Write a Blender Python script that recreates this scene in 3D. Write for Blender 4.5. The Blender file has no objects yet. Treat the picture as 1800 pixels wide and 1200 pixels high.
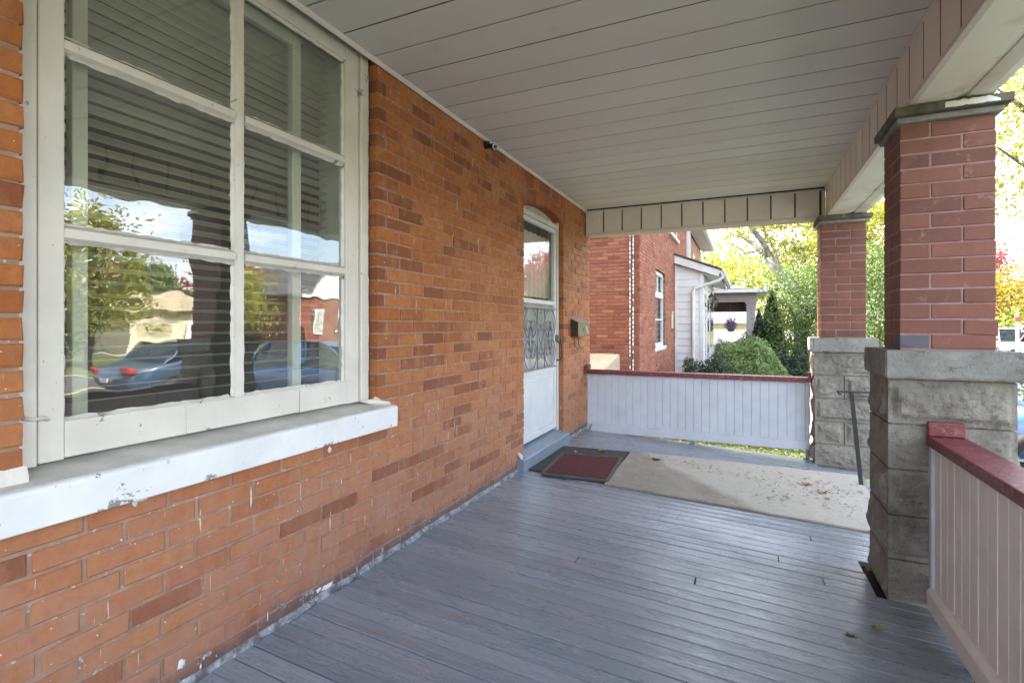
import bpy, bmesh, math, random
import numpy as np
from mathutils import Vector, Matrix, noise as mnoise
random.seed(7); rng = np.random.default_rng(7)
R = math.radians
S = bpy.context.scene
COL = S.collection

# ------------------------------------------------------------------ camera
H, CX = 1.22, 1.729
cd = bpy.data.cameras.new('camera'); cam = bpy.data.objects.new('camera', cd); COL.objects.link(cam)
cam.location = (CX, 0, H)
cam.rotation_euler = (R(90), 0, math.atan2(410, 901))
cd.sensor_width = 36; cd.lens = 36*901/1800; cd.shift_y = -28/1800
cd.clip_start = .03; cd.clip_end = 600
S.camera = cam

# ------------------------------------------------------------------ sky, sun, exposure
SUN_EL, SUN_AZ = R(48), math.atan2(-.99, .12)          # azimuth clockwise from +y
w = bpy.data.worlds.new('World'); S.world = w; w.use_nodes = True
nt = w.node_tree; nt.nodes.clear()
sky = nt.nodes.new('ShaderNodeTexSky'); sky.sky_type = 'NISHITA'; sky.sun_disc = False
sky.sun_elevation = SUN_EL; sky.sun_rotation = SUN_AZ
sky.air_density = 1.0; sky.dust_density = 2.5; sky.ozone_density = 1.0
tc = nt.nodes.new('ShaderNodeTexCoord')
mp = nt.nodes.new('ShaderNodeMapping'); mp.inputs['Scale'].default_value = (1, 1, 3.0)
nz = nt.nodes.new('ShaderNodeTexNoise'); nz.inputs['Scale'].default_value = 2.2; nz.inputs['Detail'].default_value = 7; nz.inputs['Roughness'].default_value = .6
cr = nt.nodes.new('ShaderNodeValToRGB'); cr.color_ramp.elements[0].position = .42; cr.color_ramp.elements[1].position = .62
hs = nt.nodes.new('ShaderNodeHueSaturation'); hs.inputs['Saturation'].default_value = .9
bw = nt.nodes.new('ShaderNodeHueSaturation'); bw.inputs['Saturation'].default_value = .10; bw.inputs['Value'].default_value = 1.7
mx = nt.nodes.new('ShaderNodeMix'); mx.data_type = 'RGBA'
bg = nt.nodes.new('ShaderNodeBackground'); bg.inputs['Strength'].default_value = .15
wo = nt.nodes.new('ShaderNodeOutputWorld')
L = nt.links.new
L(tc.outputs['Generated'], mp.inputs[0]); L(mp.outputs[0], nz.inputs[0]); L(nz.outputs[0], cr.inputs[0])
L(sky.outputs[0], hs.inputs['Color']); L(sky.outputs[0], bw.inputs['Color'])
L(cr.outputs[0], mx.inputs[0]); L(hs.outputs[0], mx.inputs[6]); L(bw.outputs[0], mx.inputs[7])
L(mx.outputs[2], bg.inputs[0]); L(bg.outputs[0], wo.inputs[0])
sl = bpy.data.lights.new('sun', 'SUN'); sl.energy = 4.5; sl.angle = R(.53); sl.color = (1, .93, .82)
so = bpy.data.objects.new('sun', sl); COL.objects.link(so)
sd = Vector((math.sin(SUN_AZ)*math.cos(SUN_EL), math.cos(SUN_AZ)*math.cos(SUN_EL), math.sin(SUN_EL)))
so.rotation_euler = sd.to_track_quat('Z', 'Y').to_euler(); so.location = (0, 0, 30)
S.view_settings.view_transform = 'Standard'; S.view_settings.look = 'None'
S.view_settings.exposure = 2.85; S.view_settings.gamma = 1.0; S.view_settings.use_curve_mapping = False
S.render.engine = 'CYCLES'
S.cycles.max_bounces = 10; S.cycles.diffuse_bounces = 6; S.cycles.transparent_max_bounces = 16
S.cycles.use_denoising = True
S.cycles.sample_clamp_indirect = 8

# ------------------------------------------------------------------ node materials
class NT:
    def __init__(s, name):
        s.m = bpy.data.materials.new(name); s.m.use_nodes = True
        s.t = s.m.node_tree; s.t.nodes.clear()
        s.out = s.t.nodes.new('ShaderNodeOutputMaterial')
    def n(s, typ, **k):
        o = s.t.nodes.new('ShaderNode'+typ)
        for a, v in k.items(): setattr(o, a, v)
        return o
    def l(s, a, b): s.t.links.new(a, b)
    def pos(s, scale=(1, 1, 1), off=(0, 0, 0)):
        g = s.n('NewGeometry'); m = s.n('Mapping'); m.inputs['Scale'].default_value = scale; m.inputs['Location'].default_value = off
        s.l(g.outputs['Position'], m.inputs[0]); return m.outputs[0]
    def noise(s, scale, detail=4, rough=.55, stretch=(1, 1, 1), off=(0, 0, 0), dist=0):
        o = s.n('TexNoise'); o.inputs['Scale'].default_value = scale; o.inputs['Detail'].default_value = detail
        o.inputs['Roughness'].default_value = rough; o.inputs['Distortion'].default_value = dist
        s.l(s.pos(stretch, off), o.inputs[0]); return o.outputs[0]
    def ramp(s, fac, pts):
        o = s.n('ValToRGB'); e = o.color_ramp.elements
        while len(e) < len(pts): e.new(.5)
        for i, (p, c) in enumerate(pts):
            e[i].position = p; e[i].color = (c[0], c[1], c[2], 1) if hasattr(c, '__len__') else (c, c, c, 1)
        s.l(fac, o.inputs[0]); return o.outputs[0]
    def mix(s, fac, a, b, typ='MIX'):
        o = s.n('Mix', data_type='RGBA', blend_type=typ)
        for v, i in ((fac, 0), (a, 6), (b, 7)):
            if hasattr(v, 'links'): s.l(v, o.inputs[i])
            elif i == 0: o.inputs[0].default_value = v
            else: o.inputs[i].default_value = (*v[:3], 1)
        return o.outputs[2]
    def math(s, op, a, b=None):
        o = s.n('Math', operation=op)
        for v, i in ((a, 0), (b, 1)):
            if v is None: continue
            if hasattr(v, 'links'): s.l(v, o.inputs[i])
            else: o.inputs[i].default_value = v
        return o.outputs[0]
    def z(s):
        g = s.n('NewGeometry'); x = s.n('SeparateXYZ'); s.l(g.outputs['Position'], x.inputs[0]); return x.outputs
    def rng(s, v, a, b, c=0, d=1):
        o = s.n('MapRange'); o.inputs[1].default_value = a; o.inputs[2].default_value = b; o.inputs[3].default_value = c; o.inputs[4].default_value = d
        s.l(v, o.inputs[0]); return o.outputs[0]
    def tone(s):
        oi = s.n('ObjectInfo'); sp = s.n('SeparateColor'); s.l(oi.outputs['Color'], sp.inputs[0])
        at = s.n('Attribute', attribute_name='tone')
        return s.math('ADD', sp.outputs[0], at.outputs['Fac'])
    def bump(s, h, strength, dist, prev=None):
        o = s.n('Bump'); o.inputs['Strength'].default_value = strength; o.inputs['Distance'].default_value = dist
        s.l(h, o.inputs['Height'])
        if prev is not None: s.l(prev, o.inputs['Normal'])
        return o.outputs[0]
    def finish(s, col, rough=.6, normal=None, spec=.5, metal=0, trans=None):
        p = s.n('BsdfPrincipled')
        for v, k in ((col, 'Base Color'), (rough, 'Roughness'), (metal, 'Metallic')):
            if hasattr(v, 'links'): s.l(v, p.inputs[k])
            elif k == 'Base Color': p.inputs[k].default_value = (*v[:3], 1)
            else: p.inputs[k].default_value = v
        p.inputs['Specular IOR Level'].default_value = spec
        if normal is not None: s.l(normal, p.inputs['Normal'])
        s.p = p
        s.l(p.outputs[0], s.out.inputs[0])
        return s.m

def simple(name, c1, c2=None, scale=6, rough=.6, bump=.15, bscale=60, bdist=.003, stretch=(1, 1, 1), spec=.5, metal=0, tonev=0.0, dirt=None):
    """two tones of one paint or material, fine relief; tonev scales lightness with the piece's own tone"""
    t = NT(name); c2 = c2 or tuple(v*.8 for v in c1)
    col = t.mix(t.ramp(t.noise(scale, 5, .6, stretch), [(.35, 0), (.65, 1)]), c1, c2)
    if tonev:
        f = t.rng(t.tone(), 0, 1, 1-tonev, 1+tonev)
        cc = t.n('CombineColor'); [t.l(f, cc.inputs[i]) for i in range(3)]
        col = t.mix(1.0, col, cc.outputs[0], 'MULTIPLY')
    if dirt:
        dc, dscale, lo, hi = dirt
        col = t.mix(t.ramp(t.noise(dscale, 6, .65, off=(3, 5, 7)), [(lo, 0), (hi, 1)]), col, dc)
    nm = t.bump(t.noise(bscale, 4, .6, stretch), bump, bdist) if bump else None
    return t.finish(col, rough, nm, spec, metal)

def m_brick():
    t = NT('brick_red')
    tn = t.tone()
    base = t.ramp(tn, [(0, (.17, .050, .018)), (.22, (.23, .066, .02)), (.3, (.30, .086, .018)), (.6, (.405, .130, .025)), (1, (.45, .170, .045))])
    n1 = t.noise(26, 6, .65); base = t.mix(t.ramp(n1, [(.35, 0), (.7, .65)]), base, (.23, .085, .045)); base = t.mix(t.ramp(t.noise(9, 6, .7, (1, 1, .5), off=(6, 2, 2)), [(.5, 0), (.75, .6)]), base, (.45, .22, .12))
    n4 = t.noise(300, 2, .6); base = t.mix(t.ramp(n4, [(.6, 0), (.75, .4)]), base, (.12, .05, .03))
    z = t.z()[2]
    # lime bloom and dust of the lower courses, with its own ragged outline
    n2 = t.noise(3.2, 5, .6, off=(2, 0, 0)); zz = t.math('ADD', z, t.math('MULTIPLY', t.math('SUBTRACT', n2, .5), 1.4))
    bl = t.rng(zz, 1.2, .1, 0, .95); n3 = t.noise(16, 5, .65, (1, 1, .35)); bl = t.math('MULTIPLY', bl, t.ramp(n3, [(.3, .25), (.65, 1)])); bl = t.math('MULTIPLY', bl, t.ramp(tn, [(.1, .35), (.35, .75), (.6, 1)]))
    base = t.mix(bl, base, (.35, .19, .135))
    # splash zone next to the deck: grey paint residue
    zs = t.math('ADD', z, t.math('MULTIPLY', t.math('SUBTRACT', t.noise(9, 5, .6), .5), .18))
    base = t.mix(t.rng(zs, .105, .03, 0, .85), base, (.10, .075, .072))
    base = t.mix(t.math('MULTIPLY', t.rng(z, .16, .02, 0, 1), t.ramp(t.noise(11, 6, .7, off=(9, 1, 0)), [(.62, 0), (.68, .9)])), base, (.42, .47, .54))
    # paint drips and specks
    dr = t.ramp(t.noise(30, 2, .5, (1, 2.0, .16), off=(0, 3, 1)), [(.70, 0), (.725, .75)])
    base = t.mix(dr, base, (.62, .56, .50))
    sp = t.ramp(t.noise(75, 1, .5, off=(4, 4, 4)), [(.755, 0), (.775, .9)])
    base = t.mix(sp, base, (.66, .62, .58))
    nm = t.bump(t.noise(60, 7, .75), .7, .006)
    nm = t.bump(t.noise(14, 4, .6), .25, .008, nm)
    return t.finish(base, t.ramp(n1, [(.3, .62), (.7, .82)]), nm, .35)

def m_mortar():
    t = NT('mortar')
    c = t.mix(t.ramp(t.noise(14, 6, .65), [(.35, 0), (.65, 1)]), (.25, .15, .10), (.34, .235, .18))
    z = t.z()[2]
    zs = t.math('ADD', z, t.math('MULTIPLY', t.math('SUBTRACT', t.noise(9, 5, .6), .5), .18))
    c = t.mix(t.rng(zs, .10, .03, 0, .8), c, (.20, .20, .22))
    c = t.mix(t.ramp(t.noise(60, 2, .5), [(.66, 0), (.7, .7)]), c, (.5, .46, .43))
    return t.finish(c, .9, t.bump(t.noise(120, 4, .7), .5, .004), .2)

def m_white(name, c=(.70, .68, .62), peel=True, rough=.45, thr=.665, crackle=.25, low=None):
    t = NT(name)
    col = t.mix(t.ramp(t.noise(5, 5, .6), [(.35, 0), (.7, 1)]), c, tuple(v*.86 for v in c))
    nz_ = t.noise(7, 7, .72, off=(1, 2, 3), dist=.6)
    if low: nz_ = t.math('ADD', nz_, t.rng(t.z()[2], low, low-.06, -.06, .05))     # flaking gathers along the lower edge
    if peel:
        col = t.mix(t.ramp(nz_, [(thr, 0), (thr+.012, 1)]), col, (.23, .22, .22))
        col = t.mix(t.ramp(t.noise(90, 2, .6, (1, 1, .5)), [(.73, 0), (.76, .8)]), col, (.12, .09, .07))
    nm = t.bump(nz_, .5 if peel else .1, .004)
    nm = t.bump(t.noise(55, 5, .7, (1, 1, .45)), crackle, .003, nm)
    return t.finish(col, rough, nm, .45)

def m_deck():
    t = NT('deck_paint')
    tn = t.tone()
    c = t.ramp(tn, [(0, (.185, .225, .275)), (1, (.275, .315, .37))])
    c = t.mix(t.ramp(t.noise(3.5, 6, .65), [(.4, 0), (.7, .55)]), c, (.30, .30, .34))
    wear = t.noise(10, 7, .72, (.35, 1.5, 1), off=(2, 0, 0))
    c = t.mix(t.ramp(wear, [(.60, 0), (.72, .7)]), c, (.37, .33, .32))
    c = t.mix(t.ramp(t.noise(46, 5, .75, (.10, 1.6, 1), off=(1, 4, 0)), [(.60, 0), (.70, .55)]), c, (.09, .095, .12)); c = t.mix(t.ramp(t.noise(110, 2, .5), [(.70, 0), (.74, .85)]), c, (.03, .03, .03))
    c = t.mix(t.ramp(t.noise(38, 2, .5, (.3, 1.4, 1), off=(7, 7, 0)), [(.755, 0), (.775, .7)]), c, (.55, .55, .56))
    n = t.bump(t.noise(34, 7, .75, (.14, 1.3, 1)), 1.0, .016)
    n = t.bump(t.noise(6, 4, .55, (.5, 1.6, 1)), .45, .022, n)
    r = t.ramp(wear, [(.35, .22), (.75, .46)])
    m = t.finish(c, r, n, .6)
    t.p.inputs['Coat Weight'].default_value = .85; t.p.inputs['Coat Roughness'].default_value = .17
    n2 = t.bump(t.noise(30, 5, .7, (.14, 1.3, 1)), .55, .007); t.l(t.bump(t.noise(5, 3, .5, (.5, 1.6, 1)), .3, .012, n2), t.p.inputs['Coat Normal'])
    t.l(t.ramp(t.noise(4, 6, .65, (.7, 1, 1), off=(4, 4, 4)), [(.3, .35), (.6, 1)]), t.p.inputs['Coat Weight'])
    return m

def m_stone(name, c1, c2, dark):
    t = NT(name)
    c = t.mix(t.ramp(t.noise(7, 6, .65), [(.35, 0), (.65, 1)]), c1, c2)
    c = t.mix(t.ramp(t.noise(3.2, 6, .7, off=(5, 1, 2)), [(.48, 0), (.74, .8)]), c, dark)
    c = t.mix(t.ramp(t.noise(130, 2, .6), [(.64, 0), (.7, .75)]), c, (.07, .065, .06))
    c = t.mix(t.ramp(t.noise(22, 6, .75, off=(2, 8, 1)), [(.66, 0), (.69, .8)]), c, (.50, .49, .46)); c = t.mix(t.ramp(t.noise(15, 8, .8, off=(6, 3, 9)), [(.54, 0), (.64, .7)]), c, (.11, .10, .085))
    nm = t.bump(t.noise(22, 9, .76), 1.0, .022); nm = t.bump(t.noise(120, 5, .75), .6, .004, nm)
    return t.finish(c, .88, nm, .25)

def m_glass(name, wav=.02, ior=1.6, scale=4, tint=(.97, .985, .965), dust=0):
    t = NT(name)
    fr = t.n('Fresnel'); ge = t.n('NewGeometry'); t.l(t.rng(ge.outputs['Backfacing'], 0, 1, ior, 1/ior), fr.inputs[0])   # same sheen from either side of the pane
    gl = t.n('BsdfGlossy'); gl.inputs['Roughness'].default_value = .005
    tr = t.n('BsdfTransparent'); tr.inputs[0].default_value = (*tint, 1)
    if wav:
        nm = t.bump(t.noise(scale, 2, .5, (1, 1, .7)), wav, .05); t.l(nm, gl.inputs['Normal'])
    inner = tr.outputs[0]
    if dust:                                           # a film of dust on the old panes
        df = t.n('BsdfDiffuse'); df.inputs[0].default_value = (.62, .64, .58, 1); md = t.n('MixShader')
        t.l(t.ramp(t.noise(3, 6, .65), [(.3, dust*.5), (.7, dust*1.5)]), md.inputs[0]); t.l(tr.outputs[0], md.inputs[1]); t.l(df.outputs[0], md.inputs[2]); inner = md.outputs[0]
    ms = t.n('MixShader'); t.l(fr.outputs[0], ms.inputs[0]); t.l(inner, ms.inputs[1]); t.l(gl.outputs[0], ms.inputs[2])
    t.l(ms.outputs[0], t.out.inputs[0]); return t.m

def m_frost():
    t = NT('dusty_door_glass'); t2 = t
    fr = t.n('Fresnel'); ge = t.n('NewGeometry'); t.l(t.rng(ge.outputs['Backfacing'], 0, 1, 2.0, .5), fr.inputs[0])
    gl = t.n('BsdfGlossy'); gl.inputs['Roughness'].default_value = .12
    tr = t.n('BsdfTransparent'); df = t.n('BsdfDiffuse'); df.inputs[0].default_value = (.62, .64, .66, 1)
    m0 = t.n('MixShader'); t.l(t.ramp(t.noise(5, 5, .6, (1, 1, .4)), [(.3, .35), (.7, .6)]), m0.inputs[0]); t.l(tr.outputs[0], m0.inputs[1]); t.l(df.outputs[0], m0.inputs[2])
    ms = t.n('MixShader'); t.l(fr.outputs[0], ms.inputs[0]); t.l(m0.outputs[0], ms.inputs[1]); t.l(gl.outputs[0], ms.inputs[2]); t.l(ms.outputs[0], t.out.inputs[0]); return t.m

def m_leaf(name, ramp, trans=.45):
    t = NT(name)
    g = t.n('NewGeometry')
    c = t.ramp(g.outputs['Random Per Island'], ramp)
    c = t.mix(t.ramp(t.noise(.9, 3, .6), [(.3, 0), (.7, .5)]), c, ramp[0][1])
    d = t.n('BsdfDiffuse'); d.inputs['Roughness'].default_value = .5; tl = t.n('BsdfTranslucent')
    gl = t.n('BsdfGlossy'); gl.inputs['Roughness'].default_value = .45; gl.inputs[0].default_value = (1, 1, 1, 1)
    hv = t.n('HueSaturation'); hv.inputs['Value'].default_value = 1.5; t.l(c, hv.inputs['Color'])
    t.l(c, d.inputs[0]); t.l(hv.outputs[0], tl.inputs[0])
    m1 = t.n('MixShader'); m1.inputs[0].default_value = trans; t.l(d.outputs[0], m1.inputs[1]); t.l(tl.outputs[0], m1.inputs[2])
    m2 = t.n('MixShader'); m2.inputs[0].default_value = .04; t.l(m1.outputs[0], m2.inputs[1]); t.l(gl.outputs[0], m2.inputs[2])
    t.l(m2.outputs[0], t.out.inputs[0]); return t.m

def m_carpet():
    t = NT('carpet_pile')
    c = t.mix(t.ramp(t.noise(4, 6, .65), [(.35, 0), (.7, 1)]), (.34, .31, .25), (.27, .245, .20))
    # a paler patch of light painted into the pile by the steps, edge ragged
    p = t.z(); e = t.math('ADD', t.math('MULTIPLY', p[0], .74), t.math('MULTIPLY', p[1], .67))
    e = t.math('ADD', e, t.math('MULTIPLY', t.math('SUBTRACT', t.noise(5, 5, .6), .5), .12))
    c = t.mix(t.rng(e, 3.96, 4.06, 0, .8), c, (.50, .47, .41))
    c = t.mix(t.ramp(t.noise(24, 6, .75), [(.56, 0), (.68, .6)]), c, (.15, .135, .115)); c = t.mix(t.ramp(t.noise(9, 7, .75, off=(8, 2, 0)), [(.58, 0), (.66, .6)]), c, (.50, .48, .44))
    nm = t.bump(t.noise(260, 3, .6), .6, .004); nm = t.bump(t.noise(5, 3, .5, (1, .5, 1)), .5, .02, nm)
    return t.finish(c, .95, nm, .1)

M = dict(
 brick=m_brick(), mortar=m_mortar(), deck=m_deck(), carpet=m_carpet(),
 white=m_white('window_paint', (.64, .605, .55), thr=.64, crackle=.4), sill=m_white('sill_paint', (.72, .72, .72), thr=.60, low=.745), silltop=simple('sill_top_paint', (.56, .55, .50), (.44, .43, .39), 9, .7, .4, 40, .004),
 doorw=m_white('door_paint', (.62, .64, .66), peel=False, rough=.4, crackle=.06), archtrim=simple('dirty_cream_paint', (.50, .47, .40), (.40, .37, .31), 9, .6, .5, 40, .004, dirt=((.2, .16, .12), 22, .62, .7)), doortrim=m_white('door_trim_paint', (.62, .59, .53), thr=.69),
 rail=m_white('railing_paint', (.56, .595, .68), thr=.74, rough=.42, crackle=.15), rail2=m_white('railing_paint_cream', (.80, .745, .72), thr=.76, rough=.42, crackle=.15),
 maroon=simple('maroon_paint', (.17, .022, .030), (.12, .018, .024), 10, .42, .5, 45, .004, dirt=((.25, .105, .10), 34, .50, .68)),
 soffit=simple('soffit_aluminium', (.63, .61, .59), (.59, .57, .55), 1.5, .5, .03, 30, .002, tonev=.05, dirt=((.50, .46, .40), 5, .62, .85)),
 beam=simple('beam_aluminium', (.70, .64, .59), (.64, .58, .54), 2, .5, .04, 30, .002, tonev=.07, dirt=((.36, .30, .25), 9, .6, .82)),
 beamw=simple('beam_sheet', (.82, .81, .73), (.76, .75, .68), 1.5, .45, .03, 20, .003, dirt=((.40, .36, .31), 3, .55, .8)),
 grime2=simple('groove_dust', (.27, .25, .205), (.34, .32, .27), 5, .9, .1), grime=simple('joint_grime', (.12, .095, .075), (.085, .065, .05), 20, .9, .2),
 dark=simple('dark_void', (.02, .018, .017), None, 5, .9, .1),
 pbrick=simple('painted_brick', (.182, .069, .046), (.152, .057, .039), 9, .7, .4, 60, .005, tonev=.20, dirt=((.29, .165, .14), 15, .60, .74)),
 pmortar=simple('painted_mortar', (.25, .125, .115), (.33, .20, .19), 12, .75, .4, 90, .003),
 stone=m_stone('rock_faced_stone', (.35, .325, .285), (.25, .232, .20), (.14, .127, .11)), concrete=m_stone('cap_concrete', (.36, .36, .335), (.27, .27, .25), (.16, .155, .145)),
 capdirty=simple('mossy_cap', (.075, .072, .055), (.15, .14, .105), 12, .9, .6, 50, .006, dirt=((.42, .43, .45), 5, .60, .63)),
 glass=m_glass('old_window_glass', .05, 2.6, 3.6, dust=.05), glass2=m_glass('inner_glass', .02, 1.5, 2.5), gfrost=m_frost(), gdoor=m_glass('door_glass', .012, 2.1, 3.0),
 cglass=m_glass('car_glass', 0, 1.7, 1, (.25, .28, .28)), lamp=m_glass('lantern_glass', 0, 1.5, 1, (.8, .8, .75)),
 bluebrick=simple('bare_dark_brick', (.085, .085, .105), (.12, .115, .13), 12, .8, .4, 50, .004),
 blind=simple('blind_slat', (.62, .645, .51), (.57, .59, .47), 3, .5, .03), inner=simple('inner_sash_paint', (.55, .58, .47), None, 3, .5, .1),
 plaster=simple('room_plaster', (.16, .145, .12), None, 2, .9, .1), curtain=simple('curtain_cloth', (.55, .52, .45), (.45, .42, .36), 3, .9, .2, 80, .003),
 iron=simple('grey_iron', (.24, .24, .25), (.17, .17, .18), 20, .4, .2, 90, .002, metal=.6), black=simple('black_iron', (.018, .018, .02), (.03, .03, .035), 20, .4, .2, 90, .002),
 blackp=simple('black_plastic', (.012, .012, .013), None, 20, .3, 0), chrome=simple('ring_white_metal', (.75, .75, .74), None, 5, .25, 0),
 mailbrass=simple('dull_brass', (.30, .265, .19), (.22, .19, .13), 9, .35, .15, 60, .002, metal=.75), maildark=simple('mailbox_side', (.035, .025, .02), None, 9, .5, .1),
 handle=simple('brown_handle', (.10, .035, .02), None, 9, .5, .1), step=simple('blue_grey_step', (.20, .25, .31), (.16, .20, .25), 9, .45, .3, 40, .004, dirt=((.42, .47, .53), 16, .66, .72)),
 redmat=simple('red_mat_pile', (.105, .017, .020), (.075, .013, .015), 22, .95, .9, 320, .006, dirt=((.33, .20, .18), 85, .68, .74)), matrim=simple('mat_rubber', (.085, .075, .07), None, 9, .7, .3),
 blackmat=simple('black_rubber_mat', (.025, .025, .026), (.045, .043, .04), 12, .75, .8, 130, .006, dirt=((.15, .13, .11), 55, .68, .76)),
 grass=simple('lawn_soil', (.055, .095, .018), (.085, .075, .03), 5, .95, .8, 30, .04), asphalt=simple('asphalt', (.055, .054, .052), (.07, .068, .064), 3, .9, .6, 120, .006),
 walk=simple('pavement_concrete', (.33, .32, .295), (.27, .26, .24), 2, .9, .4, 60, .004), kerb=simple('kerb_concrete', (.35, .34, .32), None, 3, .9, .4),
 paint=simple('road_paint', (.7, .55, .12), None, 8, .7, .2),
 nbrick=None, pink=simple('pink_brick_paint', (.42, .235, .185), (.36, .195, .15), 3, .8, .4, 40, .006), siding=simple('white_siding', (.66, .66, .64), (.60, .60, .585), 2.5, .5, .08, 40, .003, tonev=.04),
 trim=simple('white_trim', (.70, .70, .69), None, 3, .5, .1), shingle=simple('grey_shingle', (.075, .075, .082), (.12, .12, .125), 14, .9, .8, 60, .01, tonev=.2),
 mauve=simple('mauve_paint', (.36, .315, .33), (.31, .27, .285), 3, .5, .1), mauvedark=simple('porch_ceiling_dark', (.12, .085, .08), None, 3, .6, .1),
 cream=simple('cream_siding', (.62, .55, .38), (.55, .48, .33), 3, .7, .2), tan=simple('tan_stucco', (.62, .54, .38), (.56, .48, .33), 3, .8, .3),
 bark=simple('grey_bark', (.30, .285, .25), (.12, .105, .09), 5, .9, .9, 25, .03, (1, 1, .35)), bark2=simple('dark_bark', (.10, .08, .06), (.06, .05, .04), 6, .9, .9, 25, .03, (1, 1, .35)),
 tyre=simple('tyre_rubber', (.018, .018, .018), None, 20, .8, .2), rim=simple('alloy_rim', (.45, .45, .46), None, 5, .3, 0, metal=.9),
 lightw=simple('headlamp_lens', (.7, .72, .75), None, 4, .15, 0), lightr=simple('tail_lamp_lens', (.35, .02, .02), None, 4, .2, 0),
 signw=simple('sign_white', (.75, .75, .74), None, 4, .4, 0), signr=simple('sign_red', (.45, .10, .06), None, 4, .4, 0), galv=simple('galvanised_post', (.62, .62, .61), None, 6, .45, .1),
 purple=simple('purple_petals', (.20, .13, .36), (.30, .22, .45), 30, .8, .3), wood=simple('weathered_plywood', (.45, .39, .27), (.37, .31, .21), 7, .85, .4, 50, .004, (1, .2, 1)),
 leaf_y=m_leaf('leaves_yellow_green', [(0, (.13, .16, .02)), (.5, (.26, .26, .025)), (1, (.40, .33, .03))], .5),
 leaf_g=m_leaf('leaves_green', [(0, (.05, .10, .024)), (.6, (.10, .16, .036)), (1, (.17, .20, .045))], .4),
 leaf_gold=m_leaf('leaves_gold', [(0, (.16, .12, .01)), (.5, (.30, .22, .012)), (1, (.38, .27, .02))], .5),
 leaf_red=m_leaf('leaves_red', [(0, (.22, .045, .05)), (.5, (.36, .085, .09)), (1, (.45, .17, .14))], .4),
 leaf_dark=m_leaf('needles_dark', [(0, (.012, .030, .012)), (.6, (.025, .055, .020)), (1, (.045, .08, .03))], .15),
 leaf_bush=m_leaf('leaves_bush', [(0, (.12, .19, .06)), (.6, (.23, .32, .10)), (1, (.33, .40, .15))], .3),
 leaf_ol=m_leaf('leaves_juniper', [(0, (.035, .06, .032)), (.6, (.07, .11, .06)), (1, (.11, .15, .085))], .2),
 dry=m_leaf('dry_leaves', [(0, (.10, .06, .03)), (.5, (.20, .13, .06)), (1, (.30, .24, .14))], .2), dryy=simple('yellow_leaf', (.42, .27, .06), (.30, .17, .04), 30, .7, .3, 80, .002),
 drypale=simple('pale_dry_leaf', (.50, .42, .28), (.36, .27, .15), 30, .8, .3, 80, .002), dryo=simple('orange_dry_leaf', (.38, .16, .03), (.25, .10, .02), 30, .8, .3, 80, .002), dryb=simple('brown_dry_leaf', (.10, .07, .045), None, 30, .9, .3, 80, .002),
 dryg=simple('olive_dry_leaf', (.24, .24, .05), (.17, .16, .04), 30, .7, .3, 80, .002),
 grassb=m_leaf('grass_blades', [(0, (.045, .085, .012)), (.7, (.09, .14, .02)), (1, (.16, .16, .04))], .35),
)
def m_nbrick():
    t = NT('neighbour_brick')
    tn = t.tone()
    c = t.ramp(tn, [(0, (.16, .055, .035)), (.35, (.26, .09, .055)), (.7, (.33, .125, .075)), (1, (.40, .175, .10))])
    c = t.mix(t.ramp(t.noise(1.2, 5, .6), [(.4, 0), (.7, .5)]), c, (.33, .15, .11))
    return t.finish(c, .85, t.bump(t.noise(50, 5, .7), .4, .006), .25)
M['nbrick'] = m_nbrick()

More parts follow.
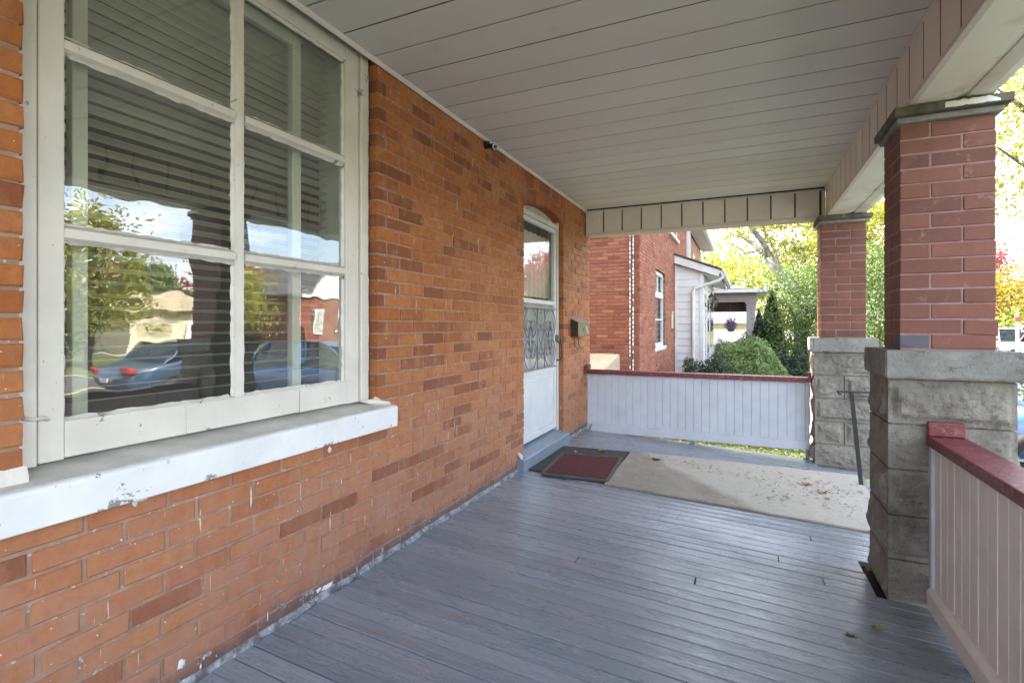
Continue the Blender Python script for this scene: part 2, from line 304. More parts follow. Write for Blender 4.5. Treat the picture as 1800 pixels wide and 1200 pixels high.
# ------------------------------------------------------------------ mesh + object helpers
class MB:
    def __init__(s): s.v = []; s.f = []; s.tone = []
    def add(s, v, f, tone=None):
        k = len(s.v); s.v += [tuple(p) for p in v]; s.f += [tuple(i+k for i in q) for q in f]
        if tone is not None: s.tone += [tone]*len(f)
    def box(s, x0, x1, y0, y1, z0, z1, tone=None):
        s.add([(x0, y0, z0), (x1, y0, z0), (x1, y1, z0), (x0, y1, z0), (x0, y0, z1), (x1, y0, z1), (x1, y1, z1), (x0, y1, z1)],
              [(0, 3, 2, 1), (4, 5, 6, 7), (0, 1, 5, 4), (1, 2, 6, 5), (2, 3, 7, 6), (3, 0, 4, 7)], tone); return s
    def hexa(s, p, tone=None):
        s.add(p, [(0, 3, 2, 1), (4, 5, 6, 7), (0, 1, 5, 4), (1, 2, 6, 5), (2, 3, 7, 6), (3, 0, 4, 7)], tone); return s
    def prism(s, poly, axis, a, b):
        """poly: 2-D points; extruded along axis from a to b"""
        def P(p, t): return {'x': (t, p[0], p[1]), 'y': (p[0], t, p[1]), 'z': (p[0], p[1], t)}[axis]
        n = len(poly); v = [P(p, a) for p in poly]+[P(p, b) for p in poly]
        f = [tuple(range(n-1, -1, -1)), tuple(range(n, 2*n))]+[(i, (i+1) % n, (i+1) % n+n, i+n) for i in range(n)]
        s.add(v, f); return s
    def tube(s, pts, r, n=8, cap=True):
        pts = [Vector(p) for p in pts]; rs = r if hasattr(r, '__len__') else [r]*len(pts)
        v = []; f = []; up = None
        for i, p in enumerate(pts):
            d = (pts[min(i+1, len(pts)-1)]-pts[max(i-1, 0)]).normalized()
            if up is None: up = Vector((0, 0, 1)) if abs(d.z) < .9 else Vector((1, 0, 0))
            a = d.cross(up).normalized(); up = a.cross(d).normalized()
            for k in range(n):
                t = 2*math.pi*k/n; v.append(p+rs[i]*(math.cos(t)*a+math.sin(t)*up))
        for i in range(len(pts)-1):
            for k in range(n):
                f.append((i*n+k, i*n+(k+1) % n, (i+1)*n+(k+1) % n, (i+1)*n+k))
        if cap: f += [tuple(range(n-1, -1, -1)), tuple(range((len(pts)-1)*n, len(pts)*n))]
        s.add(v, f); return s
    def mesh(s, name, mat, bevel=0, smooth=False, segs=1):
        me = bpy.data.meshes.new(name); me.from_pydata(s.v, [], s.f)
        if bevel or True:
            bm = bmesh.new(); bm.from_mesh(me)
            bmesh.ops.recalc_face_normals(bm, faces=bm.faces)
            if bevel: bmesh.ops.bevel(bm, geom=list(bm.edges), offset=bevel, segments=segs, affect='EDGES', profile=.5, clamp_overlap=True)
            bm.to_mesh(me); bm.free()
        if s.tone and not bevel:
            a = me.attributes.new('tone', 'FLOAT', 'FACE'); a.data.foreach_set('value', s.tone)
        me.materials.append(mat)
        if smooth: me.polygons.foreach_set('use_smooth', [True]*len(me.polygons))
        return me
    def build(s, name, mat, parent=None, bevel=0, smooth=False, segs=1, **k):
        return ob(name, s.mesh(name, mat, bevel, smooth, segs), parent, **k)

def ob(name, me, parent=None, loc=None, rot=None, tone=None, **props):
    o = bpy.data.objects.new(name, me); COL.objects.link(o)
    if parent is not None: o.parent = parent
    if loc is not None: o.location = loc
    if rot is not None: o.rotation_euler = rot
    o.color = ((tone if tone is not None else 0), 0, 0, 1)
    for a, b in props.items(): o[a] = b
    return o
def thing(name, label, cat, loc=(0, 0, 0), rot=(0, 0, 0), group=None):
    o = ob(name, None, None, loc, rot); o.empty_display_size = .1
    o['label'] = label; o['category'] = cat
    if group: o['group'] = group
    return o
def tag(o, label, cat, group=None):
    o['label'] = label; o['category'] = cat
    if group: o['group'] = group
    return o
def stuff(o): o['kind'] = 'stuff'; return o
def struct(name, me, **k):
    o = ob(name, me, **k); o['kind'] = 'structure'; return o
def raw_mesh(name, v, f, mat, tone=None, smooth=False):
    """numpy quads straight into a mesh"""
    me = bpy.data.meshes.new(name); v = np.asarray(v, np.float32); f = np.asarray(f, np.int32); n = f.shape[1]
    me.vertices.add(len(v)); me.vertices.foreach_set('co', v.ravel())
    me.loops.add(f.size); me.loops.foreach_set('vertex_index', f.ravel())
    me.polygons.add(len(f)); me.polygons.foreach_set('loop_start', np.arange(0, f.size, n, dtype=np.int32))
    me.update(calc_edges=True); me.validate()
    if tone is not None:
        a = me.attributes.new('tone', 'FLOAT', 'FACE'); a.data.foreach_set('value', tone)
    if smooth: me.polygons.foreach_set('use_smooth', [True]*len(f))
    me.materials.append(mat); return me

sa, ca = math.sin(math.atan2(410, 901)), math.cos(math.atan2(410, 901))
def pix(x, y, z):
    dx = x-CX; wd = -sa*dx+ca*y
    if wd < .05: return None
    return 900+901*(ca*dx+sa*y)/wd, 572-901*(z-H)/wd
def ray(X, Y):
    u, v = (X-900)/901, (572-Y)/901
    return Vector((-sa+ca*u, ca+sa*u, v))
def at_y(X, Y, y):                    # scouting: where a line of sight meets the vertical plane y = const
    d = ray(X, Y); t = y/d.y; return Vector((CX+t*d.x, y, H+t*d.z))
def seen(y0, y1, z0, z1, x=0):
    a = [pix(x, yy, zz) for yy in (y0, y1) for zz in (z0, z1)]
    if any(p is None for p in a): return 0
    xs = [min(max(p[0], 0), 1800) for p in a]; ys = [min(max(p[1], 0), 1200) for p in a]
    return (max(xs)-min(xs))*(max(ys)-min(ys))
SL = .05
def dz(x): return -SL*x                # deck height: it falls towards the street

def brick_verts(l, h, d, c=.004, j=.0024, skew=True):
    """one brick lying along y, face towards +x at x = 0"""
    q = lambda: random.uniform(-j, j)
    a, b = l/2, h/2
    v = [(-d, -a, -b), (-d, a, -b), (-d, a, b), (-d, -a, b)]
    v += [(-c+q(), -a+q(), -b+q()), (-c+q(), a+q(), -b+q()), (-c+q(), a+q(), b+q()), (-c+q(), -a+q(), b+q())]
    v += [(q()*.6, -a+c+q(), -b+c+q()), (q()*.6, a-c+q(), -b+c+q()), (q()*.6, a-c+q(), b-c+q()), (q()*.6, -a+c+q(), b-c+q())]
    f = [(0, 1, 5, 4), (1, 2, 6, 5), (2, 3, 7, 6), (3, 0, 4, 7), (4, 5, 9, 8), (5, 6, 10, 9), (6, 7, 11, 10), (7, 4, 8, 11), (8, 9, 10, 11)]
    return v, f

# ================================================================== THE SETTING
GZ = -.62
me = MB(); me.add([(-300, -300, GZ), (300, -300, GZ), (300, 300, GZ), (-300, 300, GZ)], [(0, 1, 2, 3)])
struct('lawn', me.mesh('lawn', M['grass']))
m_ = MB(); m_.box(7.3, 8.7, -60, 120, GZ-.1, GZ+.03); struct('pavement', m_.mesh('pavement', M['walk']))
m_ = MB(); m_.box(10.3, 10.45, -60, 120, GZ-.1, GZ+.02); m_.box(18.0, 18.15, -60, 120, GZ-.1, GZ+.02); struct('kerb', m_.mesh('kerb', M['kerb']))
m_ = MB(); m_.box(10.45, 18.0, -60, 160, GZ-.2, GZ+.006); struct('road', m_.mesh('road', M['asphalt']))
m_ = MB(); m_.box(14.15, 14.27, -60, 160, GZ, GZ+.011); struct('road_marking', m_.mesh('road_marking', M['paint']))
m_ = MB(); m_.box(3.4, 10.3, 7.0, 9.6, GZ-.1, GZ+.034); struct('driveway', m_.mesh('driveway', M['asphalt']))
m_ = MB(); m_.box(18.15, 34, 18, 21, GZ-.1, GZ+.03); struct('driveway', m_.mesh('driveway', M['walk']))

# ------------------------------------------------------------------ the porch deck: boards run away from the wall
deck = struct('deck', None)
u_ = math.atan(SL)
NB = 78; y_end = 5.90; BW = .0838
bm_var = {}
def board_mesh(l, w_, key):
    k = (round(l, 2), key)
    if k not in bm_var:
        q = lambda a=.0012: random.uniform(-a, a); b = MB(); c = .0032
        n = 5; v = []; f = []
        for i in range(n):
            x = l*i/(n-1); e = q(.0016); s_ = q(.001)
            v += [(x, -w_/2+e, -.028), (x, -w_/2+e, -c), (x, -w_/2+c+e, q(.0009)), (x, q(.01), -.0016+q(.0008)), (x, w_/2-c+s_, q(.0009)), (x, w_/2+s_, -c), (x, w_/2+s_, -.028)]
        for i in range(n-1):
            for k2 in range(6): f.append((i*7+k2, i*7+k2+1, (i+1)*7+k2+1, (i+1)*7+k2))
        f += [(6, 5, 4, 3, 2, 1, 0), tuple((n-1)*7+k2 for k2 in range(7))]
        b.add(v, f); bm_var[k] = b.mesh('deck_board', M['deck'])
    return bm_var[k]
for i in range(NB):
    yc = y_end-BW*(i+.5)
    x0, x1 = .012+random.uniform(-.004, .012), 2.70
    if 3.02 < yc < 3.50: x1 = 2.315+.03*max(0, (3.45-yc))-random.uniform(0, .006)      # sawn short round the near pillar
    if 5.66 < yc: x1 = 2.36
    if yc < 3.02: x1 = 2.66
    segs = [(x0, x1)]
    if random.random() < .3:
        s_ = random.choice([.9, 1.2, 1.5, 1.9, 2.1]); segs = [(x0, s_-.0015), (s_+.0015, x1)]
    for a, b in segs:
        ob('deck_board', board_mesh(b-a, BW-.0028, i % 4), deck, (a, yc, dz(a)+random.uniform(-.0012, .0012)), (random.gauss(0, .010), u_, 0), tone=random.random())
b = MB(); b.hexa([(.0, -.64, -.08), (2.70, -.64, -.215), (2.70, 5.88, -.215), (.0, 5.88, -.08), (.0, -.64, -.034), (2.30, -.64, -.149), (2.30, 5.88, -.149), (.0, 5.88, -.034)])
b.build('joist_layer', M['dark'], deck)
b = MB(); b.box(2.66, 2.70, 3.6, 5.62, -.36, -.17); b.box(0, 2.66, 5.86, 5.885, -.4, -.17); b.build('deck_skirt', M['deck'], deck)

# concrete steps down to the front walk, between the two pillars
st = thing('porch_steps', 'grey concrete steps down from the porch between the two pillars', 'steps', (2.72, 4.6, GZ))
for k in range(2):
    b = MB(); b.box(0, .32+.30*(1-k), -.85, .85, .17*k if k else -.05, .17*(k+1)); b.build('step', M['walk'], st, bevel=.01)
m_ = MB(); m_.box(3.36, 7.3, 3.9, 5.3, GZ-.1, GZ+.03); struct('path', m_.mesh('path', M['walk']))

# ================================================================== OUR BRICK HOUSE
house = thing('brick_house', 'orange red brick house wall with white window and storm door beside the porch', 'house')
CE = 2.577
WY0, WY1, WZ0, WZ1 = .70, 2.115, .80, 2.72         # window opening
DY0, DY1, DZ1 = 4.05, 5.10, 2.27                    # door opening, spring of its arch
CO, BL = .0694, .228
b = MB()                                            # mortar bed, 9 mm behind the brick faces
X0, X1 = -.12, -.0045
b.box(X0, X1, -3, WY0-.012, -.6, 2.75); b.box(X0, X1, WY0-.012, WY1+.012, -.6, .69); b.box(X0, X1, WY1+.012, DY0-.010, -.6, 2.75); b.box(X0, X1, DY1+.010, 6.090, -.6, 2.75)
b.box(X0, X1, DY0-.010, DY1+.010, -.6, -.01); b.box(X0, X1, WY0-.012, WY1+.012, WZ1, 2.75)
n = 14; arc = []
for i in range(n+1):
    t = i/n; arc.append((DY0+t*(DY1-DY0), DZ1+.075*(1-(2*t-1)**2)+.02*t))
b.prism([(DY0-.010, arc[0][1]+.012)]+[(p[0], p[1]+.012) for p in arc]+[(DY1+.010, arc[-1][1]+.012), (DY1+.010, 2.75), (DY0-.010, 2.75)], 'x', X0, X1)
b.build('wall', M['mortar'], house)
bricks = []                                         # (y0,y1,z0,z1,tone)
def free(zc):
    seg = [(-3, 6.10)]
    def cut(a, b_):
        nonlocal seg
        o = []
        for p, q in seg:
            if b_ <= p or a >= q: o.append((p, q)); continue
            if a-p > .02: o.append((p, a))
            if q-b_ > .02: o.append((b_, q))
        seg = o
    if zc > .70: cut(WY0-.003, WY1+.002)
    if .69 < zc < .81: cut(-3, 2.222)
    if zc < DZ1: cut(DY0, DY1)
    else: cut(DY0-.05, DY1+.06)
    return seg
for k in range(-2, 38):
    z0 = k*CO+.002; z1 = z0+CO-.0098
    if z0 > 2.60: break
    for p, q in free((z0+z1)/2):
        off = (k % 2)*BL/2+random.uniform(-.012, .012)+.03
        y = p; first = True
        e = p-((p-off) % BL)
        while y < q-.004:
            e = e+BL*random.uniform(.985, 1.015)
            if e-y < .055: continue
            y1 = min(e, q)
            if q-y1 < .055: y1 = q
            tn = random.gauss(.60, .20)
            if random.random() < .10: tn = random.uniform(.05, .26)
            if (abs(y-WY1) < .03 and z0 > .8): tn = random.uniform(.0, .3) if y1-y < .15 else random.uniform(.25, .7)
            bricks.append((y+.0055, y1-.0055 if y1 < q else y1-.001, z0, z1, min(max(tn, 0), 1)))
            y = y1
bricks.sort(key=lambda r: -seen(r[0], r[1], r[2], r[3]))
bvar = {}
stb = MB()
for i, (y0, y1, z0, z1, tn) in enumerate(bricks):
    l, h_ = y1-y0, z1-z0
    dx = random.uniform(-.0022, .0022)
    if i < 262 and seen(y0, y1, z0, z1) > 0:
        key = (round(l, 3), random.randrange(3))
        if key not in bvar:
            v, f = brick_verts(l, h_, .09); mm = MB(); mm.add(v, f); bvar[key] = mm.mesh('brick', M['brick'])
        ob('brick', bvar[key], house, (dx, (y0+y1)/2, (z0+z1)/2), (random.uniform(-.006, .006), 0, random.uniform(-.006, .006)), tone=tn)
    else:
        v, f = brick_verts(l, h_, .09); stb.add([(p[0]+dx, p[1]+(y0+y1)/2, p[2]+(z0+z1)/2) for p in v], f, tn)
for i in range(17):                                  # upright bricks of the door arch
    t = (i+.5)/17; yc = DY0-.05+t*(DY1-DY0+.11)
    tt = min(max((yc-DY0)/(DY1-DY0), 0), 1)
    zb = DZ1+.075*(1-(2*tt-1)**2)+.02*tt-(.012 if 0 < tt < 1 else 0)
    for za, zb2, share in ((zb, zb+.125, 0), (zb+.132, max(zb+.15, 2.60), 1)):
        v, f = brick_verts(zb2-za, .0585, .1); tn = random.choice([.3, .45, .55, .65, .2]); an = (t-.5)*-.35
        mm = [(p[0], yc+p[2]*1.0+p[1]*math.sin(an), (za+zb2)/2+p[1]) for p in v]
        if share == 0:
            q = MB(); q.add(mm, f); ob('brick', q.mesh('brick', M['brick']), house, tone=tn)
        else: stb.add(mm, f, tn)
o = stb.build('far_bricks', M['brick'], house); stuff(o)
# ragged mortar skirt where wall meets deck
b = MB(); n = 90; v = []; f = []
for i in range(n):
    y = -.6+i*6.7/(n-1); p = .012+.010*mnoise.noise((y*5, 1, 0))+.006*mnoise.noise((y*23, 4, 0)); h_ = .022+.012*mnoise.noise((y*7, 2, 0))
    v += [(-.02, y, h_+.01), (p*.4, y, h_), (p, y, .002), (p, y, -.06)]
for i in range(n-1):
    for k in range(3): f.append((i*4+k, (i+1)*4+k, (i+1)*4+k+1, i*4+k+1))
b.add(v, f)
t = NT('skirt_paint'); c = t.mix(t.ramp(t.noise(14, 6, .7), [(.42, 0), (.6, 1)]), (.10, .095, .10), (.32, .33, .36)); c = t.mix(t.ramp(t.noise(30, 6, .7, off=(3, 3, 3)), [(.58, 0), (.64, .9)]), c, (.50, .55, .60))
M['skirt'] = t.finish(c, .6, t.bump(t.noise(60, 5, .7), .6, .006), .4)
b.build('mortar_skirt', M['skirt'], house, smooth=True)
def wall_at(X, Y):
    d = ray(X, Y); t_ = -CX/d.x; return t_*d.y, H+t_*d.z
def splash(X, Y, w_, h_, seed, mat):
    y, z = wall_at(X, Y); n = 26; v = [(.0045, y, z)]; f = []
    for k in range(n):
        a_ = 2*math.pi*k/n; rr = .55+.75*abs(mnoise.noise((math.cos(a_)*2+seed, math.sin(a_)*2, seed)))+.25*mnoise.noise((k*1.7, seed, 0))
        v.append((.0015, y+w_*rr*math.cos(a_), z+h_*rr*math.sin(a_)))
    for k in range(n): f.append((0, 1+k, 1+(k+1) % n))
    b = MB(); b.add(v, f); b.build('paint_splash', M[mat], house)
for i, (X, Y, w_, h_, m0) in enumerate(((247, 877, .030, .010, 'white'), (236, 883, .010, .016, 'white'), (579, 790, .014, .018, 'white'), (600, 846, .003, .017, 'white'), (318, 1166, .020, .022, 'sill'), (365, 1150, .024, .020, 'sill'), (352, 1172, .006, .016, 'sill'), (575, 1030, .05, .016, 'sill'), (560, 1036, .02, .012, 'sill'), (527, 1070, .022, .010, 'sill'), (754, 931, .016, .010, 'sill'), (627, 1000, .004, .02, 'white'), (441, 873, .006, .045, 'silltop'), (470, 1082, .003, .03, 'white'), (700, 930, .01, .009, 'sill'))):
    splash(X, Y, w_, h_, i*3.3+1, m0)
# rest of the house body
b = MB(); b.box(-.12, 0, -3, 6.095, 2.75, 6.2); b.box(-8, -.121, 5.98, 6.095, -.6, 6.2); b.box(-8, -.121, -3.1, -3, -.6, 6.2); b.box(-8.1, -8, -3.1, 6.095, -.6, 6.2)
b.build('upper_wall', M['nbrick'], house)
b = MB(); b.prism([(-8.6, 6.2), (.5, 6.2), (.5, 6.3), (-4, 8.7), (-8.6, 6.3)], 'y', -3.6, 6.6); b.build('roof', M['shingle'], house)
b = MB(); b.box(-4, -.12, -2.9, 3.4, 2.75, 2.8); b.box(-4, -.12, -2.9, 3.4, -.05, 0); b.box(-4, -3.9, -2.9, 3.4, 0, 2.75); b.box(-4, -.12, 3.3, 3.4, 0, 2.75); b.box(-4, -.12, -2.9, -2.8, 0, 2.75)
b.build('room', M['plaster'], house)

# ---- the big storm window
win = ob('window', None, house)
def wb(name, y0, y1, z0, z1, x0, x1, mat='white', bev=.004):
    b = MB(); b.box(x0, x1, y0, y1, z0, z1); return b.build(name, M[mat], win, bevel=bev, segs=2)
def ragged(name, y0, y1, z0, z1, x0, x1, amp=.004, side=-1):
    """upright casing strip whose brick-side edge is lumpy with old paint and caulk"""
    b = MB(); n = 70; v = []; f = []
    for i in range(n):
        z = z0+(z1-z0)*i/(n-1); e = amp*(mnoise.noise((y0*9, z*14, 0))+.6*mnoise.noise((y1*9, z*45, 3)))
        a_, b_ = (y0+e, y1) if side < 0 else (y0, y1+e)
        v += [(x0, a_, z), (x1-.003, a_, z), (x1+e*.4, a_+.004, z), (x1, b_-.004, z), (x1-.003, b_, z), (x0, b_, z)]
    for i in range(n-1):
        for k in range(5): f.append((i*6+k, i*6+k+1, (i+1)*6+k+1, (i+1)*6+k))
    b.add(v, f); return b.build(name, M['white'], win)
ragged('casing', WY0-.004, .7455, .832, 2.70, -.14, -.050, .006, -1)
ragged('casing', 2.052, WY1-.004, .832, 2.70, -.14, -.046, .006, 1)
wb('casing', .7455, 2.052, 2.625, 2.70, -.14, -.048)
wb('sash_stile', .7505, .812, .834, 2.62, -.105, -.058); wb('sash_stile', 1.956, 2.046, .834, 2.62, -.105, -.056)
wb('sash_rail', .812, 1.956, 2.528, 2.62, -.105, -.058)
wb('sash_rail', .812, 1.956, .838, .945, -.105, -.060)
wb('rail_patch', 1.165, 1.665, .840, .940, -.06, -.0555, bev=.0015); wb('rail_patch', 1.668, 1.955, .838, .938, -.06, -.0535, bev=.0015)
for (z0, z1) in ((1.466, 1.509), (2.012, 2.054)):
    for (a, c) in ((.812, 1.3605), (1.4015, 1.956)):
        b = MB(); b.prism([(-.1, z0+.006), (-.075, z0), (-.062, z0+.009), (-.060, z1-.009), (-.075, z1), (-.1, z1-.006)], 'y', a, c); b.build('muntin', M['white'], win)
b = MB(); b.prism([(-.1, 1.367), (-.075, 1.3605), (-.060, 1.370), (-.058, 1.392), (-.075, 1.4015), (-.1, 1.395)], 'z', .945, 2.528); b.build('muntin', M['white'], win)
def putty(y0, y1, z0, z1):
    b = MB(); n = 26; w_ = .009; v = []; f = []
    per = [(y0+(y1-y0)*i/n, z0, 0, 1) for i in range(n)]+[(y1, z0+(z1-z0)*i/n, -1, 0) for i in range(n)]+[(y1-(y1-y0)*i/n, z1, 0, -1) for i in range(n)]+[(y0, z1-(z1-z0)*i/n, 1, 0) for i in range(n)]
    for (y, z, a, c) in per:
        e = w_*(1+.8*mnoise.noise((y*31, z*31, 2))); v += [(-.070, y, z), (-.0805, y+a*e, z+c*e)]
    k = len(per)
    for i in range(k): f.append((2*i, 2*((i+1) % k), 2*((i+1) % k)+1, 2*i+1))
    b.add(v, f); b.build('putty', M['white'], win)
for (a, c) in ((.812, 1.3605), (1.4015, 1.956)):
    for (z0, z1) in ((.945, 1.466), (1.509, 2.012), (2.054, 2.528)):
        b = MB(); tl = random.uniform(-.0012, .0012); t2 = random.uniform(-.0015, .0015)
        b.add([(-.081-tl, a-.004, z0-.004), (-.081+tl, c+.004, z0-.004), (-.081+tl+t2, c+.004, z1+.004), (-.081-tl+t2, a-.004, z1+.004)], [(0, 1, 2, 3)])
        b.build('pane', M['glass'], win); putty(a, c, z0, z1)
# sill: white painted nosing with a bare grey top
b = MB(); b.prism([(-.14, .70), (.058, .690), (.060, .792), (.052, .799), (-.14, .83)], 'y', -.2, 2.216); o = b.build('sill', M['sill'], win, bevel=.006, segs=2)
b = MB(); b.prism([(-.140, .8315), (.046, .8015), (.046, .8035), (-.140, .8345)], 'y', -.2, 2.20); b.build('sill_top', M['silltop'], win)
b = MB(); pts = [(-.05, 2.05, .838), (-.02, 2.085, .83), (.0, 2.12, .826), (.012, 2.15, .819), (.02, 2.19, .810), (.015, 2.205, .806)]
b.tube(pts, [.006, .014, .017, .012, .011, .004], 8); b.tube([(-.03, 2.12, .83), (-.01, 2.12, .842), (.005, 2.135, .835)], [.01, .014, .006], 7); b.build('caulk_lump', M['white'], win, smooth=True)
b = MB(); b.tube([(-.045, .712, .97), (-.046, .735, .962), (-.05, .76, .963), (-.052, .772, .955)], [.006, .005, .006, .004], 7); b.build('latch_cord', M['silltop'], win, smooth=True)
b = MB(); n = 40; v = []; f = []
for i in range(n):
    y = .45+.252*i/(n-1); a = .010*mnoise.noise((y*40, 1, 1)); v += [(.004, y, .803), (.012+a*.3, y, .806), (.010+a*.4, y, .828+a), (.001, y, .85+a*1.2)]
for i in range(n-1):
    for k in range(3): f.append((i*4+k, i*4+k+1, (i+1)*4+k+1, (i+1)*4+k))
b.add(v, f); b.build('caulk_lump', M['white'], win)
# inner sash seen through the storm window
for (a, c, z0, z1, nm_) in ((.872, .915, .9, 2.62, 'inner_stile'), (1.714, 1.764, .9, 2.62, 'inner_stile'), (.915, 1.714, .86, .925, 'inner_rail'), (.915, 1.714, 2.50, 2.62, 'inner_rail')):
    wb(nm_, a, c, z0, z1, -.185, -.150, 'inner')
b = MB(); b.add([(-.168, .915, .925), (-.168, 1.714, .925), (-.168, 1.714, 2.50), (-.168, .915, 2.50)], [(0, 1, 2, 3)]); b.build('inner_pane', M['glass2'], win)
wb('inner_jamb', 2.02, 2.11, .84, 2.70, -.30, -.142, 'inner'); wb('inner_jamb', .70, .79, .84, 2.70, -.30, -.142, 'inner')

bl = thing('venetian_blind', 'pale green venetian blind with closed slats behind the big white window', 'blind', (-.26, 1.42, 2.62))
b = MB(); b.box(-.02, .02, -.60, .60, -.03, .02); b.build('head_rail', M['blind'], bl, bevel=.003)
v = []; f = []
sm = MB()
pr = [(-.0245, -.0062), (-.009, -.0002), (.009, .0032), (.0245, .0030)]
pr2 = [(p[0]+.0012, p[1]+.0012) for p in pr]
sm.prism(pr+pr2[::-1], 'y', -.60, .60); slm = sm.mesh('slat', M['blind'])
for k in range(38): ob('slat', slm, bl, (0, random.uniform(-.002, .002), -.06-.0442*k), (0, random.uniform(-.06, .06)+.0*k, random.uniform(-.002, .002)))

# ---- storm door
door = ob('door', None, house, (-.035, 0, 0))
def db(name, y0, y1, z0, z1, x0, x1, mat='doorw', bev=.003):
    b = MB(); b.box(x0, x1, y0, y1, z0, z1); return b.build(name, M[mat], door, bevel=bev, segs=1)
db('jamb', DY0+.002, DY0+.04, .12, 2.33, -.12, -.020, 'doortrim'); db('jamb', DY1-.045, DY1-.002, .12, 2.33, -.12, -.016, 'doortrim')
b = MB(); b.prism([(p[0], p[1]-.004) for p in arc[1:-1]]+[(arc[-2][0], 2.264), (arc[1][0], 2.264)], 'x', -.10, -.062); b.build('arched_head', M['archtrim'], door)
db('head_board', DY0+.04, DY1-.045, 2.215, 2.262, -.10, -.016, 'doortrim')
dy0, dy1 = DY0+.042, DY1-.050
db('door_stile', dy0, dy0+.05, .165, 2.212, -.065, -.028); db('door_stile', dy1-.055, dy1, .165, 2.212, -.065, -.028)
a, c = dy0+.05, dy1-.055
db('door_rail', a, c, 2.172, 2.212, -.065, -.028); db('door_rail', a, c, 1.425, 1.466, -.065, -.020); db('door_rail', a, c, .752, .800, -.065, -.028); db('door_rail', a, c, .165, .225, -.065, -.024)
db('kick_panel', a, c, .225, .752, -.055, -.038)
db('kick_trim', a+.02, c-.02, .70, .712, -.038, -.031)
for (z0, z1) in ((1.466, 2.172), (.80, 1.425)):
    b = MB(); b.add([(-.047, a, z0), (-.047, c, z0), (-.047, c, z1), (-.047, a, z1)], [(0, 1, 2, 3)]); b.build('pane', M['gdoor'] if z0 > 1 else M['gfrost'], door)
# scrolled iron guard over the lower glass
b = MB(); gx = -.012
b.tube([(-.02, dy0+.02, 1.395), (gx, dy0+.06, 1.385), (gx, dy1-.06, 1.385), (-.02, dy1-.01, 1.395)], .006, 6)
b.tube([(-.02, dy0+.02, .80), (gx, dy0+.06, .808), (gx, dy1-.06, .808), (-.02, dy1-.01, .80)], .006, 6)
wdt = dy1-dy0-.12; g0 = dy0+.06
cols = [g0+wdt*k for k in (.0, .39, .61, 1.0)]
for yy in cols[1:3]: b.tube([(gx, yy, .808), (gx, yy, 1.385)], .0045, 5)
def scroll(cy, cz, r, s1, s2):                       # half loop ending in a curl
    pts = []
    for i in range(26):
        th = i/25*math.pi*2.35; rr = r*(1-.62*i/25)
        pts.append((gx, cy+s1*(r-rr*math.cos(th)) - s1*r, cz+s2*rr*math.sin(th)))
    b.tube(pts, .0045, 5)
for (p0, p1) in ((cols[0], cols[1]), (cols[2], cols[3])):
    cy = (p0+p1)/2; r = (p1-p0)/2*.92
    for zz, s2 in ((1.235, 1), (.955, -1)):
        for s1 in (-1, 1):
            pts = []
            for i in range(30):
                th = i/29*math.pi*2.2; rr = r*(1-.28*min(th/math.pi, 1)) if th < math.pi else r*.5
                if th <= math.pi*1.15: yy, z2 = r*math.cos(math.pi/2-th), r*.95*math.sin(math.pi/2-th)
                else:
                    q = (th-math.pi*1.15)/(math.pi*1.05); r2 = r*.42*(1-.45*q); yy = r*.42+r2*math.cos(-math.pi*.75-q*math.pi*1.8-1.2); z2 = -r*.15+r2*math.sin(-math.pi*.75-q*math.pi*1.8-1.2)
                pts.append((gx, cy+s1*yy, zz+s2*z2))
            b.tube(pts, .0045, 5)
    for s1 in (-1, 1): b.tube([(gx, cy+s1*r*.22, .98), (gx, cy+s1*r*.18, 1.1), (gx, cy+s1*r*.22, 1.21)], .0042, 5)
cy = (cols[1]+cols[2])/2; rw = (cols[2]-cols[1])/2
for s1 in (-1, 1):
    b.tube([(gx, cy+s1*rw*.95, 1.2), (gx, cy+s1*rw*.7, 1.14), (gx, cy, 1.03), (gx, cy-s1*rw*.5, .96), (gx, cy-s1*rw*.9, .93)], .0042, 5)
    for zz in (1.2, .93):
        pts = [(gx, cy+s1*rw*(.5+.42*math.cos(i/14*5.6)*(1-i/30)), zz+rw*.5*math.sin(i/14*5.6)*(1-i/30)) for i in range(15)]; b.tube(pts, .004, 5)
b.build('iron_guard', M['iron'], door, smooth=True)
b = MB(); b.box(-.028, .010, dy1-.035, dy1-.005, 1.055, 1.125); b.tube([(.01, dy1-.02, 1.10), (.035, dy1-.02, 1.10), (.04, dy1-.02, 1.075)], .007, 6); b.build('latch', M['iron'], door, bevel=.002)
b = MB(); b.tube([(-.02, dy1-.012, 1.06), (.03, dy1+.005, 1.03), (.035, dy1+.005, .90), (.02, dy1-.01, .865), (-.02, dy1-.012, .86)], .009, 7); b.build('handle', M['handle'], door, smooth=True)
b = MB(); b.prism([(-.12, -.02), (.060, -.02), (.060, .095), (.052, .103), (-.12, .150)], 'y', 3.915, 5.135); b.build('threshold', M['step'], house, bevel=.006, segs=2)
b = MB(); b.tube([(.03, 3.93, .10), (.02, 3.93, .13), (.0, 3.93, .145), (-.02, 3.94, .145)], [.012, .017, .016, .01], 8); b.build('pipe_stub', M['doorw'], house, smooth=True)
b = MB(); b.box(-.5, -.45, DY0-.2, DY1+.3, .1, 2.4); b.build('inner_door', M['plaster'], door)
b = MB(); n = 40; v = []; f = []
for i in range(n):
    yy = DY0+.05+(.95)*i/(n-1); xx = -.16+.018*math.sin(i*1.35); v += [(xx, yy, 1.50), (xx, yy, 2.12)]
for i in range(n-1): f.append((2*i, 2*i+2, 2*i+3, 2*i+1))
b.add(v, f); tag(b.build('curtain', M['curtain'], smooth=True), 'pale pleated curtain behind the upper glass of the storm door', 'curtain')

